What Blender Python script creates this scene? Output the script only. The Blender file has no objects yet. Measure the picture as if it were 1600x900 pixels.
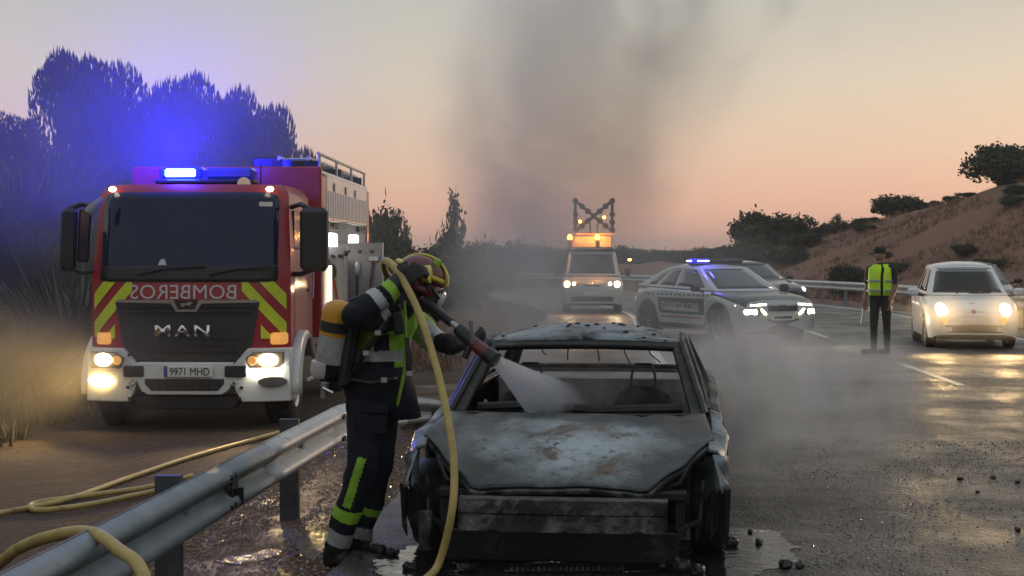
import bpy, bmesh, math, random
import numpy as np
from mathutils import Vector, Matrix, Euler, noise
R = math.radians
random.seed(7)
sc = bpy.context.scene
col = sc.collection

# ------------------------------------------------------------------ camera, sky, sun, exposure
F, HC = 2400.0, 1.63
PITCH = math.atan(50.0 / F)
cam_data = bpy.data.cameras.new('camera')
cam = bpy.data.objects.new('camera', cam_data)
col.objects.link(cam)
cam.location = (0, 0, HC)
cam.rotation_euler = (math.pi / 2 - PITCH, 0, 0)
cam_data.sensor_width = 36.0
cam_data.lens = F / 1600 * 36.0
cam_data.clip_start = 0.1
cam_data.clip_end = 6000
sc.camera = cam

world = bpy.data.worlds.new('World')
sc.world = world
world.use_nodes = True
wn, wl = world.node_tree.nodes, world.node_tree.links
wn.clear()
SUN_EL, SUN_AZ = R(2.0), R(35)
w_out = wn.new('ShaderNodeOutputWorld')
w_bg = wn.new('ShaderNodeBackground')
w_sky = wn.new('ShaderNodeTexSky')
w_sky.sky_type = 'NISHITA'
w_sky.sun_disc = False
w_sky.sun_elevation = SUN_EL
w_sky.sun_rotation = SUN_AZ
w_sky.dust_density = 3.0
w_bg2 = wn.new('ShaderNodeBackground')
w_add = wn.new('ShaderNodeAddShader')
w_geo = wn.new('ShaderNodeTexCoord')
w_sep = wn.new('ShaderNodeSeparateXYZ')
w_ramp = wn.new('ShaderNodeValToRGB')
wl.new(w_geo.outputs['Generated'], w_sep.inputs[0])
wl.new(w_sep.outputs['Z'], w_ramp.inputs[0])
rmp = w_ramp.color_ramp
SKY = [(0.0, (0.61, 0.305, 0.21)), (0.035, (0.59, 0.345, 0.245)), (0.07, (0.53, 0.385, 0.285)), (0.115, (0.45, 0.400, 0.325)),
       (0.165, (0.345, 0.345, 0.310)), (0.35, (0.33, 0.355, 0.355)), (1.0, (0.32, 0.36, 0.39))]
rmp.elements[0].position, rmp.elements[0].color = SKY[0][0], (*SKY[0][1], 1)
rmp.elements[1].position, rmp.elements[1].color = SKY[-1][0], (*SKY[-1][1], 1)
for p_, c_ in SKY[1:-1]:
    e_ = rmp.elements.new(p_)
    e_.color = (*c_, 1)
wl.new(w_ramp.outputs[0], w_bg2.inputs[0])
w_bg2.inputs[1].default_value = 1.0
wl.new(w_sky.outputs[0], w_bg.inputs[0])
w_bg.inputs[1].default_value = 0.012
wl.new(w_bg.outputs[0], w_add.inputs[0])
wl.new(w_bg2.outputs[0], w_add.inputs[1])
wl.new(w_add.outputs[0], w_out.inputs[0])

sun_d = bpy.data.lights.new('sun', 'SUN')
sun = bpy.data.objects.new('sun', sun_d)
col.objects.link(sun)
sun_d.energy = 0.5
sun_d.angle = R(14)
sun_d.color = (1.0, 0.74, 0.55)
sun.rotation_euler = (R(90) - SUN_EL - R(4), 0, math.pi - SUN_AZ)

sc.view_settings.view_transform = 'Standard'
sc.view_settings.look = 'None'
sc.view_settings.exposure = 0.6
sc.view_settings.gamma = 1.0
cy = sc.cycles
cy.max_bounces = 6
cy.diffuse_bounces = 2
cy.glossy_bounces = 3
cy.transmission_bounces = 5
cy.transparent_max_bounces = 12
cy.volume_bounces = 0
cy.volume_step_rate = 1.0
cy.volume_max_steps = 128
cy.sample_clamp_indirect = 4.0
cy.caustics_reflective = False
cy.caustics_refractive = False
cy.use_denoising = True

# ------------------------------------------------------------------ pixel <-> place
_ca, _sa = math.cos(PITCH), math.sin(PITCH)
def W(px, py, d):
    u, v = (px - 800) / F, (450 - py) / F
    return Vector((d * u, d * (_ca + v * _sa), HC + d * (v * _ca - _sa)))
def G(px, py, z=0.0):
    u, v = (px - 800) / F, (450 - py) / F
    dz = v * _ca - _sa
    d = (z - HC) / dz
    return Vector((d * u, d * (_ca + v * _sa), z))

# ------------------------------------------------------------------ tagging
def tag(o, label=None, cat=None, group=None, kind=None):
    if label: o['label'] = label
    if cat: o['category'] = cat
    if group: o['group'] = group
    if kind: o['kind'] = kind
    return o
def thing(name, label, cat, loc=(0, 0, 0), rz=0.0, group=None):
    o = bpy.data.objects.new(name, None)
    col.objects.link(o)
    o.empty_display_size = 0.1
    o.location = loc
    o.rotation_euler = (0, 0, rz)
    return tag(o, label, cat, group)
def link_mesh(name, me, parent=None, loc=None):
    o = bpy.data.objects.new(name, me)
    col.objects.link(o)
    if parent is not None: o.parent = parent
    if loc is not None: o.location = loc
    return o
def copy_tree(o, parent=None):
    c = o.copy()
    col.objects.link(c)
    c.parent = parent
    for ch in list(o.children): copy_tree(ch, c)
    return c

# ------------------------------------------------------------------ mesh building
class MB:
    def __init__(s): s.v, s.f, s.m = [], [], []
    def add(s, vs, fs, mi=0):
        b = len(s.v)
        s.v.extend([tuple(p) for p in vs])
        for f in fs:
            s.f.append(tuple(b + i for i in f)); s.m.append(mi)
        return s
    def box(s, c, size, rot=None, mi=0, bev=0.0):
        x, y, z = [k / 2 for k in size]
        if bev > 0:
            b = min(bev, x * .9, y * .9, z * .9)
            vs = []
            for sx in (-1, 1):
                for sy in (-1, 1):
                    for sz in (-1, 1):
                        vs += [(sx * x, sy * (y - b), sz * (z - b)), (sx * (x - b), sy * y, sz * (z - b)), (sx * (x - b), sy * (y - b), sz * z)]
            I = lambda a, b_, c_, k: ((a * 2 + b_) * 2 + c_) * 3 + k
            fs = []
            for a in (0, 1):
                q = [I(a, 0, 0, 0), I(a, 1, 0, 0), I(a, 1, 1, 0), I(a, 0, 1, 0)]; fs.append(q if a else q[::-1])
                q = [I(0, a, 0, 1), I(0, a, 1, 1), I(1, a, 1, 1), I(1, a, 0, 1)]; fs.append(q if a else q[::-1])
                q = [I(0, 0, a, 2), I(1, 0, a, 2), I(1, 1, a, 2), I(0, 1, a, 2)]; fs.append(q if a else q[::-1])
            for a in (0, 1):
                for b_ in (0, 1):
                    q = [I(a, b_, 0, 0), I(a, b_, 0, 1), I(a, b_, 1, 1), I(a, b_, 1, 0)]; fs.append(q if a == b_ else q[::-1])
                    q = [I(a, 0, b_, 0), I(a, 1, b_, 0), I(a, 1, b_, 2), I(a, 0, b_, 2)]; fs.append(q if a == b_ else q[::-1])
                    q = [I(0, a, b_, 1), I(1, a, b_, 1), I(1, a, b_, 2), I(0, a, b_, 2)]; fs.append(q[::-1] if a == b_ else q)
            for a in (0, 1):
                for b_ in (0, 1):
                    for c_ in (0, 1):
                        q = [I(a, b_, c_, 0), I(a, b_, c_, 1), I(a, b_, c_, 2)]; fs.append(q if (a + b_ + c_) % 2 else q[::-1])
        else:
            vs = [(sx * x, sy * y, sz * z) for sx in (-1, 1) for sy in (-1, 1) for sz in (-1, 1)]
            fs = [(0, 1, 3, 2), (4, 6, 7, 5), (0, 4, 5, 1), (2, 3, 7, 6), (0, 2, 6, 4), (1, 5, 7, 3)]
        m = Euler(rot).to_matrix() if rot is not None else None
        c = Vector(c)
        return s.add([(m @ Vector(p) if m else Vector(p)) + c for p in vs], fs, mi)
    def tube(s, pts, r, n=8, mi=0, cap=True, flat=1.0, up=None):
        pts = [Vector(p) for p in pts]
        rs = r if isinstance(r, (list, tuple)) else [r] * len(pts)
        k = len(pts)
        tang = []
        for i in range(k):
            t = pts[min(i + 1, k - 1)] - pts[max(i - 1, 0)]
            tang.append(t.normalized() if t.length > 1e-9 else Vector((0, 0, 1)))
        a = Vector(up) if up else (Vector((0, 0, 1)) if abs(tang[0].z) < .9 else Vector((1, 0, 0)))
        u = (a - tang[0] * a.dot(tang[0])).normalized()
        vs = []
        for i in range(k):
            u = u - tang[i] * u.dot(tang[i])
            u.normalize()
            w = tang[i].cross(u)
            for j in range(n):
                th = 2 * math.pi * j / n
                vs.append(pts[i] + u * (rs[i] * flat * math.cos(th)) + w * (rs[i] * math.sin(th)))
        fs = []
        for i in range(k - 1):
            for j in range(n):
                j2 = (j + 1) % n
                fs.append((i * n + j, i * n + j2, (i + 1) * n + j2, (i + 1) * n + j))
        if cap:
            fs.append(tuple(range(n))[::-1]); fs.append(tuple((k - 1) * n + j for j in range(n)))
        return s.add(vs, fs, mi)
    def cyl(s, p0, p1, r0, r1=None, n=16, mi=0, cap=True):
        return s.tube([p0, p1], [r0, r0 if r1 is None else r1], n, mi, cap)
    def lathe(s, prof, org, axis='x', n=28, mi=0, close=False):
        vs, fs = [], []
        k = len(prof)
        for (a, r) in prof:
            for j in range(n):
                th = 2 * math.pi * j / n
                c, sn = r * math.cos(th), r * math.sin(th)
                p = (a, c, sn) if axis == 'x' else ((c, a, sn) if axis == 'y' else (c, sn, a))
                vs.append(Vector(p) + Vector(org))
        for i in range(k if close else k - 1):
            i2 = (i + 1) % k
            for j in range(n):
                j2 = (j + 1) % n
                fs.append((i * n + j, i * n + j2, i2 * n + j2, i2 * n + j))
        return s.add(vs, fs, mi)
    def loft(s, secs, mi=0, closed=False, cap=False):
        n = len(secs[0])
        vs = [p for sec in secs for p in sec]
        fs = []
        for i in range(len(secs) - 1):
            for j in range(n if closed else n - 1):
                j2 = (j + 1) % n
                fs.append((i * n + j, i * n + j2, (i + 1) * n + j2, (i + 1) * n + j))
        if cap:
            fs.append(tuple(range(n))[::-1]); fs.append(tuple((len(secs) - 1) * n + j for j in range(n)))
        return s.add(vs, fs, mi)
    def prism(s, poly, fn, t, mi=0):
        n = len(poly)
        a = [Vector(fn(u, v, 0.0)) for u, v in poly]
        b = [Vector(fn(u, v, t)) for u, v in poly]
        fs = [tuple(range(n)), tuple(range(n, 2 * n))[::-1]] + [(i, n + i, n + (i + 1) % n, (i + 1) % n) for i in range(n)]
        return s.add(a + b, fs, mi)
    def ball(s, c, r, n=12, m=8, mi=0):
        r = r if isinstance(r, (tuple, list)) else (r, r, r)
        secs = []
        for i in range(m + 1):
            ph = math.pi * i / m
            rr = max(math.sin(ph), 1e-3)
            secs.append([(c[0] + r[0] * rr * math.cos(2 * math.pi * j / n), c[1] + r[1] * rr * math.sin(2 * math.pi * j / n), c[2] + r[2] * math.cos(ph)) for j in range(n)])
        return s.loft(secs, mi, closed=True)
    def mirror_x(s):
        n = len(s.v)
        s.v += [(-x, y, z) for x, y, z in s.v]
        s.f += [tuple(n + i for i in f[::-1]) for f in s.f]
        s.m += list(s.m)
        return s
    def map(s, fn):
        s.v = [tuple(fn(Vector(p))) for p in s.v]
        return s
    def mesh(s, name, mats, smooth=35):
        me = bpy.data.meshes.new(name)
        me.from_pydata(s.v, [], s.f)
        mats = mats if isinstance(mats, (list, tuple)) else [mats]
        for m in mats: me.materials.append(m)
        if len(mats) > 1: me.polygons.foreach_set('material_index', s.m)
        bm = bmesh.new(); bm.from_mesh(me)
        bmesh.ops.recalc_face_normals(bm, faces=bm.faces)
        bm.to_mesh(me); bm.free()
        if smooth:
            me.polygons.foreach_set('use_smooth', [True] * len(me.polygons))
            me.set_sharp_from_angle(angle=R(smooth))
        me.update()
        return me
    def build(s, name, mats, parent=None, smooth=35, loc=None):
        return link_mesh(name, s.mesh(name, mats, smooth), parent, loc)

def solid(o, t, off=0.0):
    m = o.modifiers.new('thickness', 'SOLIDIFY')
    m.thickness = t; m.offset = off
    return o
def bevel(o, w, seg=2):
    m = o.modifiers.new('edges', 'BEVEL')
    m.width = w; m.segments = seg; m.limit_method = 'ANGLE'; m.angle_limit = R(40)
    return o
def apply_mods(o):
    dg = bpy.context.evaluated_depsgraph_get()
    me = bpy.data.meshes.new_from_object(o.evaluated_get(dg))
    o.modifiers.clear()
    o.data = me
    return o
def catmull(pts, n=8):
    pts = [Vector(p) for p in pts]
    out = []
    k = len(pts)
    for i in range(k - 1):
        p0, p1, p2, p3 = pts[max(i - 1, 0)], pts[i], pts[i + 1], pts[min(i + 2, k - 1)]
        for j in range(n):
            t = j / n
            out.append(0.5 * (2 * p1 + (p2 - p0) * t + (2 * p0 - 5 * p1 + 4 * p2 - p3) * t * t + (3 * p1 - p0 - 3 * p2 + p3) * t ** 3))
    out.append(pts[-1])
    return out
def clip(poly, x0, x1, z0, z1):
    def cut(p, inside, inter):
        o = []
        for i in range(len(p)):
            a, b = p[i - 1], p[i]
            if inside(b):
                if not inside(a): o.append(inter(a, b))
                o.append(b)
            elif inside(a): o.append(inter(a, b))
        return o
    def ix(x): return lambda a, b: (x, a[1] + (b[1] - a[1]) * (x - a[0]) / (b[0] - a[0]))
    def iz(z): return lambda a, b: (a[0] + (b[0] - a[0]) * (z - a[1]) / (b[1] - a[1]), z)
    for ins, it in ((lambda p: p[0] >= x0, ix(x0)), (lambda p: p[0] <= x1, ix(x1)), (lambda p: p[1] >= z0, iz(z0)), (lambda p: p[1] <= z1, iz(z1))):
        if poly: poly = cut(poly, ins, it)
    return poly
def text_mesh(name, body, h, mats, fn, parent, width=None, extrude=0.004, mirror=False, spacing=1.0, bold=0.0):
    cu = bpy.data.curves.new(name, 'FONT')
    cu.body = body; cu.align_x = 'CENTER'; cu.align_y = 'CENTER'; cu.size = 1.0
    cu.extrude = 0.0; cu.offset = bold; cu.space_character = spacing; cu.resolution_u = 3
    o = bpy.data.objects.new(name, cu); col.objects.link(o)
    dg = bpy.context.evaluated_depsgraph_get()
    me = bpy.data.meshes.new_from_object(o.evaluated_get(dg))
    bpy.data.objects.remove(o); bpy.data.curves.remove(cu)
    xs = [v.co.x for v in me.vertices]; ys = [v.co.y for v in me.vertices]
    sx = (width / (max(xs) - min(xs))) if width else h / (max(ys) - min(ys))
    sy = h / (max(ys) - min(ys))
    cx, cyy = (max(xs) + min(xs)) / 2, (max(ys) + min(ys)) / 2
    for v in me.vertices:
        u, w = (v.co.x - cx) * sx * (-1 if mirror else 1), (v.co.y - cyy) * sy
        v.co = Vector(fn(u, w))
    me.materials.clear(); me.materials.append(mats)
    me.update()
    ob = link_mesh(name, me, parent)
    return solid(ob, extrude, 0)

# ------------------------------------------------------------------ materials
def M(name, base, rough=.5, metal=0., var=.15, scale=6., bump=0., bscale=60., emit=None, estr=0., coat=0., spec=.5, rvar=.0, alpha=None, dirt=None, dirt_amt=0., trans=0.):
    m = bpy.data.materials.new(name); m.use_nodes = True
    n, l = m.node_tree.nodes, m.node_tree.links
    b = n['Principled BSDF']
    tc = n.new('ShaderNodeTexCoord')
    b.inputs['Roughness'].default_value = rough
    b.inputs['Metallic'].default_value = metal
    b.inputs['Specular IOR Level'].default_value = spec
    b.inputs['Coat Weight'].default_value = coat
    b.inputs['Coat Roughness'].default_value = .08
    if trans: b.inputs['Transmission Weight'].default_value = trans
    nz = n.new('ShaderNodeTexNoise'); nz.inputs['Scale'].default_value = scale; nz.inputs['Detail'].default_value = 6; nz.inputs['Roughness'].default_value = .65
    l.new(tc.outputs['Object'], nz.inputs['Vector'])
    mx = n.new('ShaderNodeMix'); mx.data_type = 'RGBA'
    mr = n.new('ShaderNodeMapRange'); mr.inputs[1].default_value = .3; mr.inputs[2].default_value = .7
    l.new(nz.outputs['Fac'], mr.inputs[0]); l.new(mr.outputs[0], mx.inputs[0])
    mx.inputs[6].default_value = (*[min(1, c * (1 - var)) for c in base], 1)
    mx.inputs[7].default_value = (*[min(1, c * (1 + var)) for c in base], 1)
    out = mx.outputs[2]
    if dirt is not None:
        n2 = n.new('ShaderNodeTexNoise'); n2.inputs['Scale'].default_value = scale * .7; n2.inputs['Detail'].default_value = 9; n2.inputs['Roughness'].default_value = .75
        l.new(tc.outputs['Object'], n2.inputs['Vector'])
        r2 = n.new('ShaderNodeMapRange'); r2.inputs[1].default_value = .62 - dirt_amt * .35; r2.inputs[2].default_value = .8 - dirt_amt * .3
        l.new(n2.outputs['Fac'], r2.inputs[0])
        m2 = n.new('ShaderNodeMix'); m2.data_type = 'RGBA'
        l.new(r2.outputs[0], m2.inputs[0]); l.new(out, m2.inputs[6]); m2.inputs[7].default_value = (*dirt, 1)
        out = m2.outputs[2]
    l.new(out, b.inputs['Base Color'])
    if rvar:
        rr = n.new('ShaderNodeMapRange'); rr.inputs[1].default_value = .3; rr.inputs[2].default_value = .7
        rr.inputs[3].default_value = max(0.02, rough - rvar); rr.inputs[4].default_value = min(1, rough + rvar)
        l.new(nz.outputs['Fac'], rr.inputs[0]); l.new(rr.outputs[0], b.inputs['Roughness'])
    if bump:
        nb = n.new('ShaderNodeTexNoise'); nb.inputs['Scale'].default_value = bscale; nb.inputs['Detail'].default_value = 5
        l.new(tc.outputs['Object'], nb.inputs['Vector'])
        bp = n.new('ShaderNodeBump'); bp.inputs['Strength'].default_value = 1.0; bp.inputs['Distance'].default_value = bump
        l.new(nb.outputs['Fac'], bp.inputs['Height']); l.new(bp.outputs[0], b.inputs['Normal'])
    if emit is not None:
        b.inputs['Emission Color'].default_value = (*emit, 1); b.inputs['Emission Strength'].default_value = estr
    return m

MT = {}
def mats():
    d = MT
    d['red'] = M('red_paint', (.30, .012, .022), .42, 0, .12, 3, coat=.25, dirt=(.12, .06, .05), dirt_amt=.1)
    d['white'] = M('white_paint', (.66, .66, .66), .35, 0, .05, 4, coat=.4, dirt=(.35, .31, .27), dirt_amt=.12)
    d['black'] = M('black_plastic', (.012, .012, .014), .5, 0, .2, 8)
    d['grille'] = M('grille_black', (.018, .019, .023), .42, 0, .2, 12)
    d['glass'] = M('dark_glass', (.010, .014, .030), .06, 0, .1, 2, spec=.7)
    d['screen'] = M('truck_windscreen', (.012, .018, .050), .05, 0, .15, 1.5, spec=.28)  # blue base puts the beacon's glow into the glass colour
    d['chrome'] = M('chrome', (.6, .6, .62), .18, 1, .05, 5)
    d['lime'] = M('lime_film', (.52, .62, .03), .4, 0, .08, 9)
    d['refl_red'] = M('red_film', (.30, .01, .02), .4, 0, .08, 9)
    d['letter'] = M('pale_letter', (.55, .50, .54), .45, 0, .05, 9)
    d['tyre'] = M('tyre_rubber', (.014, .013, .012), .8, 0, .3, 20, bump=.003, bscale=40, dirt=(.08, .06, .045), dirt_amt=.25)
    d['alloy'] = M('alloy_rim', (.35, .36, .37), .35, .8, .1, 8)
    d['steel'] = M('steel', (.36, .37, .38), .45, .8, .15, 10)
    d['alu'] = M('aluminium', (.45, .45, .46), .42, .7, .08, 14)
    d['grey_panel'] = M('grey_panel', (.20, .20, .22), .5, .2, .12, 5)
    d['plate'] = M('plate_white', (.7, .7, .66), .4, 0, .04, 8)
    d['plate_blue'] = M('plate_blue', (.02, .06, .35), .4, 0, .04, 8)
    d['head'] = M('headlight_lit', (.9, .85, .7), .2, emit=(1, .70, .32), estr=34)
    d['head_w'] = M('headlight_white', (.9, .9, .85), .2, emit=(1, .93, .72), estr=22)
    d['head_g'] = M('headlight_greenish', (.9, .9, .7), .2, emit=(1, .98, .6), estr=14)
    d['fog'] = M('fog_lit', (.9, .8, .5), .2, emit=(1, .66, .22), estr=16)
    d['amber'] = M('amber_lit', (.9, .4, .05), .3, emit=(1, .30, .04), estr=16)
    d['amber_dim'] = M('amber_lens', (.55, .28, .06), .2, emit=(1, .45, .12), estr=.35)
    d['marker'] = M('marker_lit', (.9, .8, .6), .3, emit=(1, .74, .45), estr=6)
    d['blue_lit'] = M('blue_flash', (.4, .6, .9), .2, emit=(.18, .42, 1.0), estr=22)
    d['blue_bar'] = M('blue_lens', (.01, .015, .35), .15, emit=(.02, .03, 1.0), estr=.45)
    d['blue_dim'] = M('blue_lens_dark', (.02, .03, .22), .1, emit=(.03, .06, 1.0), estr=.10)
    d['blue_white'] = M('blue_flash_core', (.6, .6, .9), .2, emit=(.45, .40, 1.0), estr=7)
    d['tail'] = M('tail_lit', (.5, .01, .03), .2, emit=(1, .06, .10), estr=2.5)
    d['lamp_off'] = M('lamp_glass', (.16, .15, .14), .12, .2, .2, 20)
    d['strip'] = M('light_strip', (.9, .9, .8), .3, emit=(1, .92, .62), estr=3)
    d['strip_w'] = M('work_lamp', (.9, .9, .9), .3, emit=(1, .93, .82), estr=5)
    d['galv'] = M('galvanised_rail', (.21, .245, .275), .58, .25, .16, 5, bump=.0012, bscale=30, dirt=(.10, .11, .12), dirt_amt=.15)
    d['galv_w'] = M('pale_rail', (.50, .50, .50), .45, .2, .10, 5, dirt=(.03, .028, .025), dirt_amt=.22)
    d['post'] = M('dark_post', (.07, .075, .085), .55, .5, .25, 8, dirt=(.05, .035, .025), dirt_amt=.3)
    d['hose'] = M('yellow_hose', (.40, .30, .10), .6, 0, .18, 9, bump=.0015, bscale=90, dirt=(.16, .11, .05), dirt_amt=.25)
    d['suit'] = M('navy_suit', (.0075, .009, .016), .8, 0, .35, 9, bump=.004, bscale=70, spec=.25)
    d['suit_lime'] = M('lime_fabric', (.22, .42, .028), .7, 0, .2, 12, bump=.002, bscale=120)
    d['suit_refl'] = M('silver_tape', (.34, .35, .37), .42, .15, .15, 20, bump=.001, bscale=150)
    d['boot'] = M('boot_rubber', (.008, .008, .009), .5, 0, .3, 14, bump=.002, bscale=40)
    d['glove'] = M('glove', (.012, .012, .015), .7, 0, .3, 14)
    d['helmet'] = M('helmet_red', (.11, .008, .010), .32, 0, .1, 6, coat=.4)
    d['helmet_y'] = M('helmet_yellow', (.55, .48, .05), .4, 0, .08, 6)
    d['visor'] = M('mask_lens', (.62, .64, .68), .12, 0, .12, 6, coat=.5)
    d['tank_y'] = M('tank_yellow', (.52, .24, .012), .4, 0, .15, 8, dirt=(.2, .1, .02), dirt_amt=.2)
    d['tank_g'] = M('tank_grey', (.30, .31, .30), .5, 0, .22, 14, dirt=(.12, .12, .12), dirt_amt=.3)
    d['nozzle'] = M('nozzle_dark', (.02, .02, .022), .4, .3, .2, 14)
    d['nozzle_r'] = M('nozzle_red', (.11, .018, .022), .45, 0, .2, 14)
    d['skin'] = M('skin', (.30, .17, .115), .55, 0, .12, 14)
    d['hivis'] = M('hivis_vest', (.52, .80, .02), .65, 0, .10, 9, emit=None)
    d['uniform'] = M('dark_uniform', (.016, .016, .019), .8, 0, .25, 14, bump=.003, bscale=80)
    d['trousers'] = M('dark_trousers', (.028, .026, .025), .8, 0, .25, 14, bump=.003, bscale=80)
    d['darkcar'] = M('dark_car_paint', (.03, .032, .036), .25, .3, .1, 4, coat=.6)
    d['van'] = M('van_yellow_white', (.50, .50, .47), .4, 0, .08, 4)
    d['van_lime'] = M('van_lime', (.40, .50, .06), .4, 0, .08, 4)
    d['pwhite'] = M('police_white', (.41, .43, .44), .3, 0, .06, 4, coat=.5)
    d['pgreen'] = M('police_dark_green', (.012, .03, .024), .35, 0, .1, 4, coat=.3)
    d['seat'] = M('car_seat', (.02, .02, .022), .8)
    d['bark'] = M('bark', (.055, .042, .032), .9, 0, .3, 9, bump=.02, bscale=18)
    d['pine'] = M('pine_needles', (.030, .042, .022), .8, 0, .35, 1.2)
    d['leaf'] = M('oak_leaves', (.038, .048, .024), .75, 0, .4, 1.0)
    d['poplar'] = M('poplar_leaves', (.062, .074, .042), .7, 0, .4, 1.0)
    d['broom'] = M('broom_twigs', (.060, .058, .034), .85, 0, .4, 1.0)
    d['dry'] = M('dry_grass', (.21, .125, .075), .85, 0, .35, 1.5)
    d['green_dry'] = M('dull_grass', (.080, .075, .042), .85, 0, .4, 1.2)
    d['char_bit'] = M('charred_lump', (.012, .011, .010), .45, .1, .5, 18, bump=.006, bscale=40)
    d['pebble'] = M('wet_pebble', (.15, .085, .05), .17, 0, .5, 9, rvar=.10, spec=.6)
    d['grit'] = M('wet_grit', (.055, .048, .042), .11, 0, .6, 9, rvar=.05, spec=.9)
    return d
mats()
def clear_glass(name, tint, rough=.02, alpha=.25):
    m = bpy.data.materials.new(name); m.use_nodes = True
    n, l = m.node_tree.nodes, m.node_tree.links
    n.clear()
    o = n.new('ShaderNodeOutputMaterial'); mix = n.new('ShaderNodeMixShader')
    g = n.new('ShaderNodeBsdfGlossy'); t = n.new('ShaderNodeBsdfTransparent'); fr = n.new('ShaderNodeFresnel')
    g.inputs['Roughness'].default_value = rough; t.inputs[0].default_value = (*tint, 1); fr.inputs[0].default_value = 1.5
    l.new(fr.outputs[0], mix.inputs[0]); l.new(t.outputs[0], mix.inputs[1]); l.new(g.outputs[0], mix.inputs[2]); l.new(mix.outputs[0], o.inputs[0])
    return m
MT['cglass'] = clear_glass('tinted_window', (.45, .48, .48))

def char_mat(name, steel=.5, sootiness=.5, ash=.3, scale=3.0, base_steel=(.115, .135, .155)):
    m = bpy.data.materials.new(name); m.use_nodes = True
    n, l = m.node_tree.nodes, m.node_tree.links
    b = n['Principled BSDF']; tc = n.new('ShaderNodeTexCoord')
    def nz(s, det, ro, dist=0.):
        k = n.new('ShaderNodeTexNoise'); k.inputs['Scale'].default_value = s; k.inputs['Detail'].default_value = det; k.inputs['Roughness'].default_value = ro; k.inputs['Distortion'].default_value = dist
        l.new(tc.outputs['Object'], k.inputs['Vector']); return k.outputs['Fac']
    def rng(s, a, c):
        k = n.new('ShaderNodeMapRange'); k.inputs[1].default_value = a; k.inputs[2].default_value = c; l.new(s, k.inputs[0]); return k.outputs[0]
    def mix(f, a, c):
        k = n.new('ShaderNodeMix'); k.data_type = 'RGBA'; l.new(f, k.inputs[0])
        for i, q in ((6, a), (7, c)):
            if isinstance(q, tuple): k.inputs[i].default_value = (*q, 1)
            else: l.new(q, k.inputs[i])
        return k.outputs[2]
    big = nz(scale, 8, .68, .8); fine = nz(scale * 9, 8, .75); mid = nz(scale * 2.3, 9, .7, 1.4)
    c = mix(rng(big, .38, .62), base_steel, tuple(k * 1.9 for k in base_steel))
    c = mix(rng(mid, .60 - ash * .1, .72), c, (.30, .33, .35))
    c = mix(rng(fine, .54, .70), c, (.085, .046, .028))
    soot = rng(mid, .52 - sootiness * .22, .30 + .0 * sootiness)
    k2 = nz(scale * 1.4, 10, .72, .6)
    c = mix(rng(k2, .62 - sootiness * .30, .78 - sootiness * .34), c, (.006, .006, .007))
    l.new(c, b.inputs['Base Color'])
    rr = n.new('ShaderNodeMapRange'); rr.inputs[1].default_value = .35; rr.inputs[2].default_value = .7; rr.inputs[3].default_value = .28; rr.inputs[4].default_value = .62
    l.new(k2, rr.inputs[0]); l.new(rr.outputs[0], b.inputs['Roughness'])
    b.inputs['Metallic'].default_value = steel
    bp = n.new('ShaderNodeBump'); bp.inputs['Distance'].default_value = .006
    l.new(fine, bp.inputs['Height']); l.new(bp.outputs[0], b.inputs['Normal'])
    return m
MT['char_hood'] = char_mat('scorched_hood', .35, .36, .7, 2.2, (.15, .175, .195))
MT['char_body'] = char_mat('scorched_panel', .3, .85, .3, 3.0, (.08, .09, .10))
MT['char_black'] = char_mat('sooty_metal', .2, 1.0, .0, 4.0, (.03, .03, .032))
MT['char_beam'] = char_mat('scorched_beam', .2, .75, .2, 4.0, (.075, .075, .075))
MT['char_ash'] = char_mat('ashy_panel', .0, .25, .6, 3.5, (.16, .14, .125))

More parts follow.
